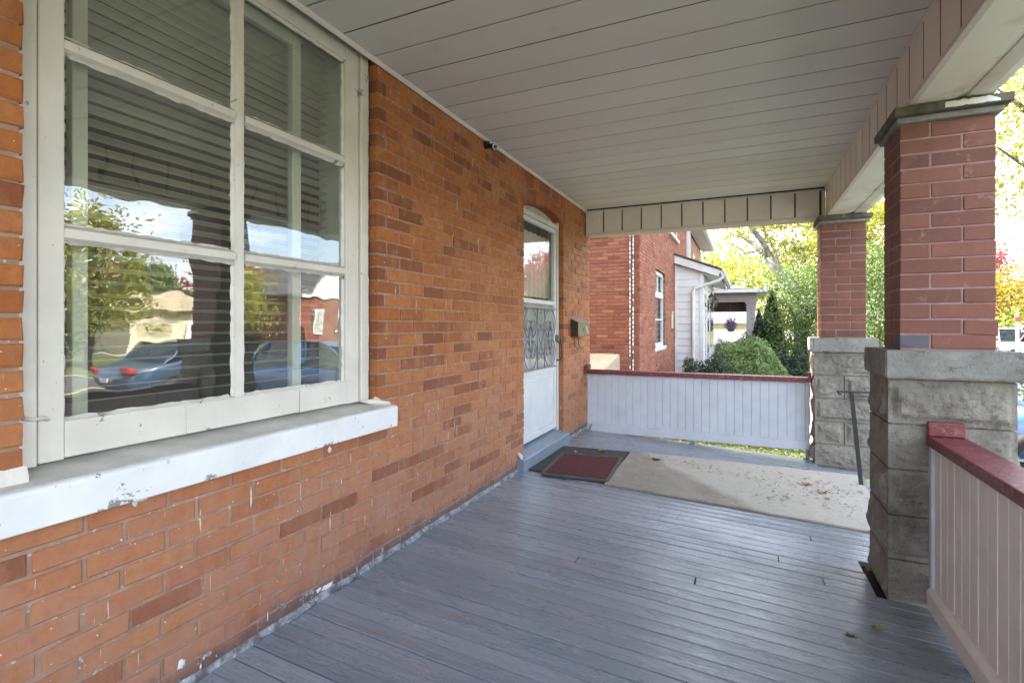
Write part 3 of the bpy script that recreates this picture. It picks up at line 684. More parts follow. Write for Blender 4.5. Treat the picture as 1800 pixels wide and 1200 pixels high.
# ================================================================== PORCH ROOF
pr_ = thing('porch_roof', 'grey aluminium porch ceiling with panelled beams resting on the two brick pillars', 'porch roof', (0, 0, CE))
cm = MB(); wd = .444
# one soffit sheet: deep open joint at its edge, shallow pressed groove along the middle
pf = [(-wd/2+.005, .014), (-wd/2+.005, .003), (-wd/2+.008, 0), (-.010, 0), (-.005, .009), (.005, .009), (.010, 0), (wd/2-.008, 0), (wd/2-.005, .003), (wd/2-.005, .014)]
cm.prism([(p[0], p[1]) for p in pf], 'x', .012, 2.452); cmm = cm.mesh('ceiling_panel', M['soffit'])
y = 1.849-wd*10+wd/2
while y < 5.95:
    if y-wd/2 > -1.2 and y+wd/2 < 5.93: ob('ceiling_panel', cmm, pr_, (0, y, random.uniform(-.0008, .0008)), (random.uniform(-.001, .001), 0, 0), tone=random.random())
    elif y+wd/2 >= 5.93 and y-wd/2 < 5.85:
        w2 = 5.898-(y-wd/2); q = MB(); q.box(.012, 2.452, y-wd/2+.003, 5.898, 0, .012); q.build('ceiling_panel', M['soffit'], pr_, tone=.5)
    y += wd
q = MB(); y = 1.849-wd*6
while y < 5.9: q.box(.012, 2.452, y-.0045, y+.0045, .0025, .0135); y += wd
q.build('joint_grime', M['grime'], pr_)
q = MB(); y = 1.849-wd*6+wd/2
while y < 5.85: q.box(.012, 2.452, y-.0048, y+.0048, .0035, .0088); y += wd
q.build('groove_grime', M['grime2'], pr_)
q = MB(); q.box(-.0, 2.47, -1.1, 5.95, .016, .03); q.build('roof_deck', M['dark'], pr_)
q = MB(); q.prism([(.003, .004), (.003, -.016), (.010, -.018), (.024, -.004), (.024, .004)], 'y', -1.1, 5.897); q.build('wall_trim', M['beam'], pr_)
BZ = 2.28-CE
bm1 = ob('beam', None, pr_)                           # along the street side
q = MB(); q.box(2.4635, 2.618, -1.1, 5.90, BZ+.004, .03); q.build('beam_core', M['dark'], bm1)
q = MB(); k = -.98-.2185/2
while k < 5.9: q.box(2.4535, 2.462, k-.0055, k+.0055, BZ+.026, -.004); k += .2185
q.build('joint_grime', M['grime'], bm1)
y = -.98; pw = .2185
pm = MB(); pm.prism([(2.4630, -pw/2+.008), (2.457, -pw/2+.008), (2.452, -pw/2+.012), (2.452, pw/2-.012), (2.457, pw/2-.008), (2.4630, pw/2-.008)], 'z', BZ+.026, -.004); pmm = pm.mesh('beam_panel', M['beam'])
while y < 5.85:
    ob('beam_panel', pmm, bm1, (0, y, 0), tone=random.random()); y += pw
q = MB(); q.prism([(2.444, BZ), (2.470, BZ), (2.470, BZ+.03), (2.448, BZ+.03)], 'y', -1.1, 5.898); q.build('beam_trim', M['beam'], bm1, bevel=.002)
q = MB(); q.prism([(2.440, -.007), (2.4515, -.009), (2.4515, -.001), (2.440, -.001)], 'y', -1.1, 5.898); q.build('beam_trim', M['beam'], bm1)
q = MB(); q.box(2.4705, 2.62, -1.1, 5.898, BZ+.001, BZ+.006); q.build('beam_underside', M['beamw'], bm1)
bm2 = ob('beam', None, pr_)                           # across the far end
q = MB(); q.box(.004, 2.44, 5.906, 6.05, BZ+.004, .03); q.build('beam_core', M['dark'], bm2)
pm = MB(); pm.prism([(-pw/2+.006, 5.906), (-pw/2+.006, 5.900), (-pw/2+.010, 5.895), (pw/2-.010, 5.895), (pw/2-.006, 5.900), (pw/2-.006, 5.906)], 'z', BZ+.030, -.002); pmm = pm.mesh('beam_panel', M['beam'])
for k in range(11): ob('beam_panel', pmm, bm2, (.1105+pw*k, 0, 0), tone=random.random())
q = MB()
for k in range(12): q.box(.001+pw*k-.0045, .001+pw*k+.0045, 5.8965, 5.905, BZ+.030, -.004)
q.build('joint_grime', M['grime'], bm2)
q = MB(); q.box(2.418, 2.45, 5.885, 5.90, BZ+.03, -.006); q.build('beam_post', M['beam'], bm2)
q = MB(); q.box(.006, 2.443, 5.888, 6.06, BZ-.004, BZ+.030); q.build('beam_trim', M['beam'], bm2, bevel=.003)
q = MB(); q.prism([(5.885, -.016), (5.898, -.02), (5.898, -.004), (5.885, -.003)], 'x', .02, 2.44); q.build('beam_trim', M['beam'], bm2)
eav = ob('eave', None, pr_)
for k in range(32):
    q = MB() if k == 0 else q
    y = -1.1+k*.222
    if k == 0:
        q.box(2.632, 2.668, .002, .216, BZ+.012, BZ+.016); em = q.mesh('eave_panel', M['beamw'])
    ob('eave_panel', em, eav, (0, y, 0))
q = MB(); q.box(2.619, 2.631, -1.1, 6.1, BZ+.001, BZ+.02); q.build('eave_trim', M['beamw'], eav, bevel=.002)
q = MB(); q.prism([(2.669, BZ+.006), (2.700, BZ), (2.703, BZ+.003), (2.728, BZ-.001), (2.768, BZ+.004), (2.775, .045), (2.669, .045)], 'y', -1.1, 6.1); q.build('fascia', M['beamw'], eav)
q = MB(); q.prism([(-.0, 1.2), (2.82, .10), (2.82, .05), (2.66, .042), (0, .042)], 'y', -1.1, 6.2); q.build('roof_slope', M['shingle'], pr_)

# ================================================================== PILLARS
def stone_mesh(w_, d_, h_, seed, rock=(1, 1, 1, 1), amp=.046):
    """rock-faced block: drafted margin round each face, broken face bulging inside it"""
    v = []; f = []
    def face(o, ux, uz, nrm, wl, hl, on):
        nx, nz_ = max(4, int(wl/.0095)), max(4, int(hl/.0095))
        k0 = len(v); rs = random.Random(int(seed*10)+len(v)); pl = [(rs.uniform(.45, 1.0), rs.uniform(-1.1, 1.1)/wl, rs.uniform(-1.1, 1.1)/hl, rs.uniform(.2, .8)*wl, rs.uniform(.2, .8)*hl) for _ in range(4)]
        for j in range(nz_+1):
            for i in range(nx+1):
                p = Vector(o)+Vector(ux)*(wl*i/nx)+Vector(uz)*(hl*j/nz_)
                ed = min(wl*i/nx, wl-wl*i/nx, hl*j/nz_, hl-hl*j/nz_)
                t_ = min(max((ed-.016)/.03, 0), 1); t_ = t_*t_*(3-2*t_)
                q = p*9+Vector((seed*7.3, seed*3.1, 0))
                n1 = mnoise.noise(q*.8); n2 = mnoise.noise(q*2.2); n3 = abs(mnoise.noise(q*1.3+Vector((5, 5, 5))))
                uu, ww = wl*i/nx, hl*j/nz_; fc = min(c0+c1*(uu-c3)+c2*(ww-c4) for c0, c1, c2, c3, c4 in pl); e = amp*t_*(max(fc, .05)*.85+.22*n1+.16*n2-.18*n3+.10*mnoise.noise(q*5))+.0016*mnoise.noise(p*90)
                if .010 < ed < .018: e -= .003
                v.append(p+Vector(nrm)*(e if on else 0))
        for j in range(nz_):
            for i in range(nx):
                a_ = k0+j*(nx+1)+i; f.append((a_, a_+1, a_+nx+2, a_+nx+1))
    face((0, 0, 0), (1, 0, 0), (0, 0, 1), (0, -1, 0), w_, h_, rock[0])
    face((w_, 0, 0), (0, 1, 0), (0, 0, 1), (1, 0, 0), d_, h_, rock[1])
    face((w_, d_, 0), (-1, 0, 0), (0, 0, 1), (0, 1, 0), w_, h_, rock[2])
    face((0, d_, 0), (0, -1, 0), (0, 0, 1), (-1, 0, 0), d_, h_, rock[3])
    k = len(v); v += [Vector(p) for p in ((0, 0, 0), (w_, 0, 0), (w_, d_, 0), (0, d_, 0), (0, 0, h_), (w_, 0, h_), (w_, d_, h_), (0, d_, h_))]
    f += [(k+3, k+2, k+1, k), (k+4, k+5, k+6, k+7)]
    b = MB(); b.add(v, f); me = b.mesh('stone_block', M['stone']); return me

def pillar(label, x0, y0, seed, damaged):
    """x0,y0 = near left corner of the brick shaft"""
    SW, SD = .366, .315
    P = thing('porch_pillar', label, 'pillar', (x0, y0, -.12), group='brick and stone pillars carrying the porch roof')
    sb, stp = 1.105+.12, 2.205+.12; nco = 15; ch = (stp-sb)/nco
    q = MB(); q.box(.0028, SW-.0028, .0028, SD-.0028, sb-.005, stp); q.build('mortar_core', M['pmortar'], P)
    third = SW/3
    for k in range(nco):
        z0 = sb+k*ch+.003; z1 = sb+(k+1)*ch-.003
        long_left = (k % 2 == 1)
        if damaged and k == 0: z0 += .0
        lay = [(0, SW-third), (SW-third, SW)] if long_left else [(0, third), (third, SW)]
        dlay = [(0, SD*.44), (SD*.44, SD)] if long_left else [(0, SD*.62), (SD*.62, SD)]
        for i, (a, c) in enumerate(lay):
            j = lambda: random.uniform(-.0022, .0022)
            xa = a+(.003 if a > 0 else j()); xc = c-(.003 if c < SW else -j())
            fy = j()
            if damaged and k == 1 and i == 1: fy = -.003; xc += .010
            if damaged and k == 1 and i == 0: fy = .001
            q = MB(); q.box(xa, xc, fy, SD*.5 if k % 2 else SD*.48, z0, z1)
            if damaged and k == 1 and i == 1: q.v = [(p[0], p[1], p[2]-.006*(p[0]-xa)/.12-.002) for p in q.v]
            mat = M['pbrick']
            if damaged and k == 0 and i == 0: mat = M['bluebrick']
            o = q.build('brick', mat, P, bevel=.0035, tone=random.random())
            if damaged and k == 0 and i == 0: o['label'] = 'bare dark grey brick at the foot of the shaft'
        for i, (a, c) in enumerate(lay):
            q = MB(); q.box(a+.003 if a else 0, c-.003 if c < SW else SW, SD*.5+.004, SD+random.uniform(-.002, .002), z0, z1); q.build('brick', M['pbrick'], P, bevel=.0035, tone=random.random())
    # top cap: two tiers under the beam
    q = MB(); q.box(-.018, SW+.022, -.03, SD+.02, stp+.001, stp+.030); q.build('cap_course', M['concrete'], P, bevel=.004)
    q = MB(); q.box(-.035, SW+.045, -.065, SD+.055, stp+.031, stp+.072); q.build('top_cap', M['capdirty'], P, bevel=.005, segs=2)
    if damaged:
        n = 36; v = []; f = []
        for i in range(n):
            x = .16+.20*i/(n-1); lo = stp+.036+.008*abs(mnoise.noise((x*40, 1, 0))); hi = stp+.064+.007*mnoise.noise((x*55, 2, 0))-.02*max(0, (x-.33)/.03)
            v += [(x, -.0665, lo), (x, -.0665, max(hi, lo+.002))]
        for i in range(n-1): f.append((2*i, 2*i+2, 2*i+3, 2*i+1))
        q = MB(); q.add(v, f); q.build('paint_patch', M['sill'], P)
    # lower cap slab
    q = MB(); q.box(-.078, SW+.085, -.10, SD+.085, .965+.12, sb-.0055); cm_ = q.mesh('base_cap', M['concrete'])
    bmx = bmesh.new(); bmx.from_mesh(cm_); bmesh.ops.subdivide_edges(bmx, edges=list(bmx.edges), cuts=9, use_grid_fill=True)
    for vv in bmx.verts:
        p = vv.co; e = .0035*mnoise.noise(p*13+Vector((seed, 0, 0)))+.002*mnoise.noise(p*50)
        if p.z < 1.09: e += .006*mnoise.noise(p*28)-.002
        vv.co += Vector((p.x-SW/2, p.y-SD/2, (p.z-1.155)*2)).normalized()*e
    bmesh.ops.bevel(bmx, geom=[e for e in bmx.edges if e.calc_face_angle(0) > 1.0], offset=.006, segments=2, affect='EDGES')
    bmx.to_mesh(cm_); bmx.free(); ob('base_cap', cm_, P)
    # rock-faced base
    bx0, bw_, bd_, by0 = -.058, SW+.115, SD+.09, -.052
    zs = [.965, .745, .525, .302, .085, -.13]
    q = MB(); q.box(bx0+.016, bx0+bw_-.016, by0+.016, by0+bd_-.016, -.1, .965+.12); q.build('stone_core', M['stone'], P)
    for k in range(5):
        h_ = zs[k]-zs[k+1]-.008
        if k % 2 == 0: ob('stone_block', stone_mesh(bw_, bd_, h_, seed+k), P, (bx0, by0, zs[k+1]+.12+.002))
        else:
            hw = bw_*.5-.004
            ob('stone_block', stone_mesh(hw, bd_, h_, seed+k+.3, (1, 0, 1, 1)), P, (bx0, by0, zs[k+1]+.12+.002))
            ob('stone_block', stone_mesh(hw, bd_, h_, seed+k+.6, (1, 1, 1, 0)), P, (bx0+bw_-hw, by0, zs[k+1]+.12+.002))
    return P
pillar('nearest brick pillar on rough grey stone base with one loose brick and chipped cap', 2.424, 3.100, 3, True)
pillar('far brick pillar at the porch corner beside the white end railing', 2.404, 5.800, 11, False)

# ================================================================== RAILINGS
er = thing('porch_railing', 'white boarded railing with maroon top rail across the far end of the porch', 'railing', (0, 5.885, 0))
RZ0, RZ1 = -.025, .655
bwid = .0815
q = MB(); q.prism([(-bwid/2+.0006, .022), (-bwid/2+.0006, .004), (-bwid/2+.004, 0), (bwid/2-.004, 0), (bwid/2-.0006, .004), (bwid/2-.0006, .022)], 'z', .065, RZ1); rbm = q.mesh('board', M['rail'])
for k in range(27):
    x = .075+bwid*(k+.5)
    ob('board', rbm, er, (x, random.uniform(0, .0015), 0), tone=random.random())
q = MB(); q.box(.035, .074, -.012, .03, RZ0+.01, RZ1); q.build('end_post', M['rail'], er, bevel=.003)
q = MB(); q.box(2.277, 2.312, -.006, .03, RZ0+.01, RZ1); q.build('end_post', M['rail'], er, bevel=.003)
q = MB(); q.box(.030, 2.315, -.020, .04, RZ0, .066); q.build('bottom_rail', M['rail'], er, bevel=.006, segs=2)
q = MB(); q.prism([(-.010, .640), (.03, .640), (.03, RZ1), (-.004, RZ1)], 'x', .075, 2.277); q.build('moulding', M['rail'], er)
q = MB(); q.box(.03, 2.325, -.055, .075, RZ1+.001, RZ1+.048); q.build('top_rail', M['maroon'], er, bevel=.006, segs=2)
q = MB(); q.box(.03, .055, -.05, .07, RZ1+.049, RZ1+.11); q.build('rail_end', M['maroon'], er, bevel=.004)
q = MB(); q.box(2.30, 2.325, -.05, .07, RZ1+.049, RZ1+.10); q.build('rail_end', M['maroon'], er, bevel=.004)
for x, hh in ((1.22, .05), (2.295, .085)):
    q = MB(); q.box(x-.015, x+.015, -.03, .035, dz(x), RZ0-.0005); q.box(x-.04, x+.015, -.035, -.03, dz(x), dz(x)+.018); q.build('foot', M['step'], er, bevel=.002)
q = MB(); q.hexa([(.055, -.05, -.003), (.075, -.05, -.003), (.075, -.03, -.003), (.055, -.03, -.003), (.085, -.035, .07), (.10, -.035, .07), (.10, -.022, .07), (.085, -.022, .07)]); q.build('foot', M['step'], er)

nr = thing('porch_railing', 'cream boarded railing with worn maroon top rail running from the nearest pillar', 'railing', (2.53, 0, 0))
q = MB(); q.prism([(.012, -bwid/2+.0006), (-.004+.012, -bwid/2+.0006), (0, -bwid/2+.0045), (0, bwid/2-.0045), (.008, bwid/2-.0006), (.024, bwid/2-.0006), (.024, -bwid/2+.0006)], 'z', -.002, RZ1); rbm2 = q.mesh('board', M['rail2'])
y = 3.00-.06
while y > -.62:
    ob('board', rbm2, nr, (random.uniform(0, .0015), y, 0), tone=random.random()); y -= bwid
q = MB(); q.box(-.012, .03, 2.985, 3.022, -.09, RZ1); q.build('end_post', M['rail'], nr, bevel=.003)
q = MB(); q.prism([(-.026, -.100), (.04, -.100), (.04, .0), (-.006, .0), (-.020, -.012), (-.026, -.022)], 'y', -.62, 3.0); q.build('bottom_rail', M['rail2'], nr, bevel=.003, segs=2)
q = MB(); q.box(-.024, .125, -.62, 3.018, RZ1+.001, RZ1+.048); q.build('top_rail', M['maroon'], nr, bevel=.006, segs=2)
q = MB(); q.box(-.022, .115, 2.985, 3.018, RZ1+.049, RZ1+.115); q.build('rail_end', M['maroon'], nr, bevel=.005, segs=2)
for yy in (2.55, 1.0, -.4):
    q = MB(); q.box(-.01, .03, yy-.02, yy+.02, -.16, -.1005); q.build('foot', M['step'], nr)

# ================================================================== THINGS ON THE PORCH
def sheet(name, poly, thick, mat, cells=24, wav=.004, seed=0, lift=.004):
    """a floor covering cut to a four-cornered outline, lying on the sloping deck with slight waves"""
    p0, p1, p2, p3 = [Vector((*p, 0)) for p in poly]; n = cells; v = []; f = []
    for j in range(n+1):
        for i in range(n+1):
            s_, t_ = i/n, j/n
            p = (p0*(1-s_)+p1*s_)*(1-t_)+(p3*(1-s_)+p2*s_)*t_
            e = min(s_, 1-s_, t_, 1-t_)
            zz = dz(p.x)+lift+thick+wav*(mnoise.noise((p.x*4+seed, p.y*4, 0))*.7+.3)
            p = p+Vector((mnoise.noise((p.y*6, seed, 0))*.006, mnoise.noise((p.x*6, seed, 3))*.006, 0))
            v.append((p.x, p.y, zz))
    N = (n+1)**2
    v += [(a_[0], a_[1], dz(a_[0])+.002) for a_ in v[:N]]
    for j in range(n):
        for i in range(n): a_ = j*(n+1)+i; f.append((a_, a_+1, a_+n+2, a_+n+1))
    rim = [i for i in range(n+1)]+[(n+1)*(j+1)-1 for j in range(1, n+1)]+[N-1-i for i in range(1, n+1)]+[(n+1)*(n-j) for j in range(1, n)]
    for k in range(len(rim)):
        a_, c = rim[k], rim[(k+1) % len(rim)]; f.append((a_, a_+N, c+N, c))
    b = MB(); b.add(v, f); return b.build(name, mat, smooth=False)
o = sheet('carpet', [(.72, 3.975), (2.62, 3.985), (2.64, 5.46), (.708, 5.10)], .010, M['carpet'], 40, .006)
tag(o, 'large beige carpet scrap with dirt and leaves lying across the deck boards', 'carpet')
o = sheet('door_mat', [(.045, 4.0), (.700, 4.06), (.690, 5.09), (.045, 4.92)], .006, M['blackmat'], 20, .002, 5)
tag(o, 'black rubber door mat lying partly under the red mat', 'mat')
rm = thing('door_mat', 'small dark red pile door mat with grey rubber border before the threshold', 'mat', (0, 0, .0085))
o = sheet('rubber_border', [(.20, 3.915), (.742, 4.03), (.690, 4.79), (.145, 4.62)], .005, M['matrim'], 14, .001, 8, .010); o.parent = rm
o = sheet('pile', [(.232, 3.955), (.712, 4.058), (.664, 4.752), (.178, 4.59)], .009, M['redmat'], 24, .002, 9, .010); o.parent = rm

def leaf(label, x, y, r, mat, seed, zoff=.012, rot=0):
    """a curled fallen leaf: lobed outline, raised rim, short stalk"""
    n = 17; v = [(0, 0, .002)]; f = []
    for ring in (.5, 1.0):
        for k in range(n):
            a_ = 2*math.pi*k/n; rr = r*ring*(.72+.28*math.cos(5*a_)+.12*mnoise.noise((k, seed, 0)))
            v.append((rr*math.cos(a_), rr*math.sin(a_)*.75, (ring**2)*r*(.22+.35*mnoise.noise((math.cos(a_)*1.5, math.sin(a_)*1.5, seed)))))
    for k in range(n): f += [(0, 1+k, 1+(k+1) % n)]; f += [(1+k, 1+n+k, 1+n+(k+1) % n, 1+(k+1) % n)]
    b = MB(); b.add(v, f); b.tube([(-r*.5, 0, .003), (-r*1.1, r*.1, .006), (-r*1.5, r*.25, .004)], .0012, 4)
    o = b.build('fallen_leaf', mat, loc=(x, y, dz(x)+zoff), rot=(0, 0, rot)); tag(o, label, 'leaf', 'fallen leaves on the porch floor'); return o
def flo(X, Y):
    d = ray(X, Y); t_ = -(H+SL*CX)/(d.z+SL*d.x); return CX+t_*d.x, t_*d.y
for lab, X, Y, r, mt, zo in (
  ('pale curled leaf lying on the black mat nearest the threshold', 1012, 797, .035, 'drypale', .014),
  ('larger tan curled leaf lying on the black mat by its far edge', 1058, 794, .052, 'dryy', .014),
  ('tiny pale leaf on the black mat beside the red mat corner', 1069, 806, .018, 'drypale', .014),
  ('bright yellow leaf on the right half of the beige carpet', 1446, 871, .045, 'dryy', .022),
  ('small yellow leaf just below the bright yellow one on the carpet', 1455, 882, .022, 'dryy', .022),
  ('rust coloured curled leaf behind the yellow leaf on the carpet', 1418, 856, .05, 'dryo', .022),
  ('brown crumpled leaf at the far left corner of the carpet', 1153, 812, .045, 'dryb', .022),
  ('orange leaf caught in the dark gap at the foot of the near pillar', 1527, 1003, .032, 'dryo', .004),
  ('olive yellow leaf on grey boards near the cream railing', 1541, 1106, .030, 'dryg', .006),
  ('flattened dark brown leaf on grey boards left of the olive one', 1494, 1121, .030, 'dryb', .006)):
    x, y = flo(X, Y); leaf(lab, x, y, r, M[mt], X*.37, zo, random.uniform(0, 6))
def litter(name, n, spots, mat, smin, smax, zfun):
    v = []; f = []
    for i in range(n):
        x, y = spots(i); s_ = random.uniform(smin, smax); a_ = random.uniform(0, 6.3); z0 = zfun(x, y)
        k = len(v); c, d = math.cos(a_), math.sin(a_)
        for (px, py, pz_) in ((-1, 0, .1), (0, -.45, .3), (1, 0, random.uniform(.1, .6)), (0, .45, .25)):
            v.append((x+s_*(px*c-py*d), y+s_*(px*d+py*c), z0+s_*pz_))
        f.append((k, k+1, k+2, k+3))
    return stuff(ob(name, raw_mesh(name, v, f, mat)))
def carpet_spot(i):
    cl = [(1.3, 4.95), (1.55, 4.8), (1.0, 4.95), (1.9, 4.75), (2.1, 4.5), (2.3, 4.75), (2.0, 4.35), (2.45, 4.4), (2.45, 4.9), (2.2, 5.05)][i % 10]
    return min(cl[0]+random.gauss(0, .14), 2.58), cl[1]+random.gauss(0, .10)
litter('leaf_crumbs', 330, carpet_spot, M['dry'], .004, .019, lambda x, y: dz(x)+.021)
litter('deck_crumbs', 90, lambda i: (random.uniform(.1, 2.4), random.uniform(.8, 3.8)), M['dryb'], .002, .006, lambda x, y: dz(x)+.002)

hr = thing('hand_rail', 'slim black iron handrail post with top bar leaning before the far pillar', 'handrail', (0, 0, 0))
px_, py_ = flo(1531, 848)
q = MB(); q.hexa([(2.60, 5.12, -.14), (2.632, 5.12, -.14), (2.632, 5.132, -.14), (2.60, 5.132, -.14), (2.528, 5.12, .655), (2.560, 5.12, .655), (2.560, 5.132, .655), (2.528, 5.132, .655)]); q.build('post', M['black'], hr)
q = MB(); q.hexa([(2.44, 5.10, .652), (2.95, 5.10, .662), (2.95, 5.15, .662), (2.44, 5.15, .652), (2.44, 5.10, .664), (2.95, 5.10, .674), (2.95, 5.15, .674), (2.44, 5.15, .664)]); q.build('bar', M['black'], hr, bevel=.003)
q = MB(); q.tube([(2.445, 5.125, .658), (2.455, 5.125, .64), (2.475, 5.125, .635)], .007, 6); q.build('bar_end', M['black'], hr)
q = MB(); q.hexa([(2.93, 5.12, -.55), (2.955, 5.12, -.55), (2.955, 5.132, -.55), (2.93, 5.132, -.55), (2.93, 5.12, .661), (2.955, 5.12, .661), (2.955, 5.132, .661), (2.93, 5.132, .661)]); q.build('post', M['black'], hr)

mb = thing('mail_box', 'dull brass mailbox with slanted lid on the brick by the storm door', 'mailbox', (0, 5.34, 1.10))
q = MB(); q.prism([(.003, 0), (.084, 0), (.084, .150), (.003, .190)], 'y', 0, .012); q.build('side_plate', M['maildark'], mb)
q = MB(); q.prism([(.003, 0), (.084, 0), (.084, .150), (.003, .190)], 'y', .418, .43); q.build('side_plate', M['maildark'], mb)
q = MB(); q.box(.003, .086, .0125, .4175, 0, .148); q.build('body', M['mailbrass'], mb, bevel=.003)
q = MB(); q.hexa([(.003, -.004, .191), (.096, -.004, .146), (.096, .434, .146), (.003, .434, .191), (.003, -.004, .196), (.096, -.004, .152), (.096, .434, .152), (.003, .434, .196)]); q.build('lid', M['mailbrass'], mb, bevel=.0015)
q = MB(); q.box(.0865, .089, .205, .215, .045, .10); q.box(.0865, .0888, .185, .235, .072, .080); q.build('emblem', M['black'], mb)
q = MB(); q.prism([(.29, .10), (.37, .02), (.385, .035), (.30, .115)], 'x', .0865, .090); q.build('flag_plate', M['chrome'], mb)
for y0 in (.07, .22):
    pts = [(.02, y0, .0), (.022, y0, -.09)]+[(.022+.03*math.sin(a_), y0+.055-.055*math.cos(a_), -.09-.055*math.sin(a_)) for a_ in np.linspace(0, 2.6, 10)]
    q = MB(); q.tube(pts, .0038, 6); q.build('paper_hook', M['black'], mb, smooth=True)

sc = thing('security_camera', 'small black camera with white ring under the ceiling edge on the brick', 'camera', (0, 3.33, 2.525))
q = MB(); q.tube([(.0, .0, .012), (.03, .0, .012)], [.03, .026], 14); q.build('wall_plate', M['blackp'], sc)
q = MB(); q.tube([(.025, .0, .01), (.055, -.01, .0)], .010, 8); q.build('arm', M['blackp'], sc)
dirv = Vector((.62, -.60, -.28)).normalized(); p0 = Vector((.035, .03, .005))
q = MB(); q.tube([p0, p0+dirv*.02, p0+dirv*.085], [.018, .024, .024], 16); q.build('body', M['blackp'], sc, smooth=False)
q = MB()
ax = dirv.cross(Vector((0, 0, 1))).normalized(); up = ax.cross(dirv)
ring = [p0+dirv*.087+.0185*(math.cos(t_)*ax+math.sin(t_)*up) for t_ in np.linspace(0, 2*math.pi, 21)]
q.tube(ring, .0036, 6, cap=False); q.build('lens_ring', M['chrome'], sc)
q = MB(); q.tube([p0+dirv*.030+up*.0235, p0+dirv*.05+up*.0245], .010, 8); q.build('light_sensor', M['chrome'], sc)

# ================================================================== THE NEIGHBOURS
def brick_field(name, parent, plane, c, a0, a1, z0, z1, mat, holes=(), sign=1, course=.0694, length=.228):
    """joined bricks on a far wall; plane 'y': face towards -y at y=c, plane 'x': face towards +x at x=c"""
    b = MB(); k = 0; z = z0
    while z < z1:
        a_ = a0-(length/2 if k % 2 else 0)
        while a_ < a1:
            l0, l1 = max(a_, a0), min(a_+length, a1)
            if l1-l0 > .04 and not any(h[0] < (l0+l1)/2 < h[1] and h[2] < z+course/2 < h[3] for h in holes):
                tn = min(max(random.gauss(.55, .2), 0), 1)
                v, f = brick_verts(l1-l0-.008, course-.008, .03, .004, .002)
                m0 = (l0+l1)/2; d = random.uniform(-.002, .002)
                if plane == 'x': b.add([(c+p[0]+d, m0+p[1], z+course/2+p[2]) for p in v], f, tn)
                else: b.add([(m0+p[1], c-p[0]+d, z+course/2+p[2]) for p in v], f, tn)
            a_ += length
        z += course; k += 1
    return stuff(b.build(name, mat, parent))
def window_unit(par, y0, y1, z0, z1, x, mat='trim', sash=True, transom=True):
    W_ = ob('window', None, par); t_ = .09
    q = MB(); q.box(x-.06, x-.01, y0, y0+t_, z0, z1); q.box(x-.06, x-.01, y1-t_, y1, z0, z1); q.box(x-.06, x-.01, y0+t_, y1-t_, z1-t_, z1); q.box(x-.06, x-.01, y0+t_, y1-t_, z0, z0+t_)
    if transom: q.box(x-.06, x-.012, y0+t_, y1-t_, z1-.62, z1-.48); q.box(x-.05, x-.02, (y0+y1)/2-.02, (y0+y1)/2+.02, z1-.48, z1-t_)
    q.box(x-.05, x-.02, y0+t_, y1-t_, z0+.62, z0+.66)
    q.build('frame', M[mat], W_)
    q = MB(); q.add([(x-.045, y0+t_, z0+t_), (x-.045, y1-t_, z0+t_), (x-.045, y1-t_, z1-t_), (x-.045, y0+t_, z1-t_)], [(0, 1, 2, 3)]); q.build('pane', M['gdoor'], W_)
    q = MB(); q.box(x-.09, x+.06, y0-.08, y1+.08, z0-.09, z0-.005); q.build('sill', M[mat], W_, bevel=.008)
    q = MB(); q.box(x-.35, x-.30, y0-.05, y1+.05, z0, z1); q.build('shade', M['plaster'], W_)
    return W_
n1 = thing('brick_house', 'brown red brick neighbour house beyond the end railing with a narrow white window', 'house', (0, 0, 0))
NX, NY = -.10, 9.90
q = MB(); q.box(-8, NX-.36, NY+.01, 18.4, GZ-.1, 6.4)
for (a, c, z0, z1) in ((NY+.01, 11.80, GZ-.1, 6.4), (11.80, 13.40, GZ-.1, .70), (11.80, 13.40, 2.52, 6.4), (13.40, 18.4, GZ-.1, 6.4)): q.box(NX-.355, NX-.008, a, c, z0, z1)
q.build('wall', M['mortar'], n1)
brick_field('far_bricks', n1, 'y', NY, -2.2, NX-.004, GZ, 4.4, M['nbrick'])
brick_field('far_bricks', n1, 'x', NX, NY, 18.4, GZ, 6.3, M['nbrick'], holes=((11.80, 13.40, .70, 2.52),))
window_unit(n1, 11.81, 13.39, .72, 2.50, NX-.05)
window_unit(n1, 13.9, 15.7, 3.70, 5.6, NX+.02)
q = MB(); q.prism([(-8.6, 6.3), (.45, 6.3), (.45, 6.42), (-4, 9), (-8.6, 6.42)], 'y', NY-.5, 18.4); q.build('roof', M['shingle'], n1)
cdt = thing('wall_conduit', 'pair of thin white dashed cables running up the neighbour brick wall near its corner', 'conduit', (0, 0, 0))
for X in (1107.5, 1113):
    p = at_y(X, 500, NY-.02); q = MB(); q.tube([(p.x, NY-.014, GZ), (p.x, NY-.014, 4.2)], .007, 6); q.build('cable', M['iron'], cdt)
    q = MB(); z = .2
    while z < 4.0:
        l = random.uniform(.04, .075)
        if random.random() < .85: q.tube([(p.x, NY-.022, z), (p.x, NY-.022, z+l)], .014, 6)
        z += l+random.uniform(.018, .03)
    stuff(q.build('cable_clips', M['trim'], cdt))
q = MB(); q.hexa([(-1.25, 8.7, GZ), (-.40, 8.7, GZ), (-.40, 9.7, GZ), (-1.25, 9.7, GZ), (-1.25, 8.7, .42), (-.52, 8.7, .42), (-.44, 9.7, .68), (-1.25, 9.7, .68)])
tag(q.build('cellar_hatch', M['wood'], bevel=.01), 'pale plywood cellar hatch leaning against the neighbour brick wall', 'hatch')
th = thing('wall_thermometer', 'narrow cream plaque on brick between the neighbour window and white siding', 'plaque', (NX, 14.55, 1.15))
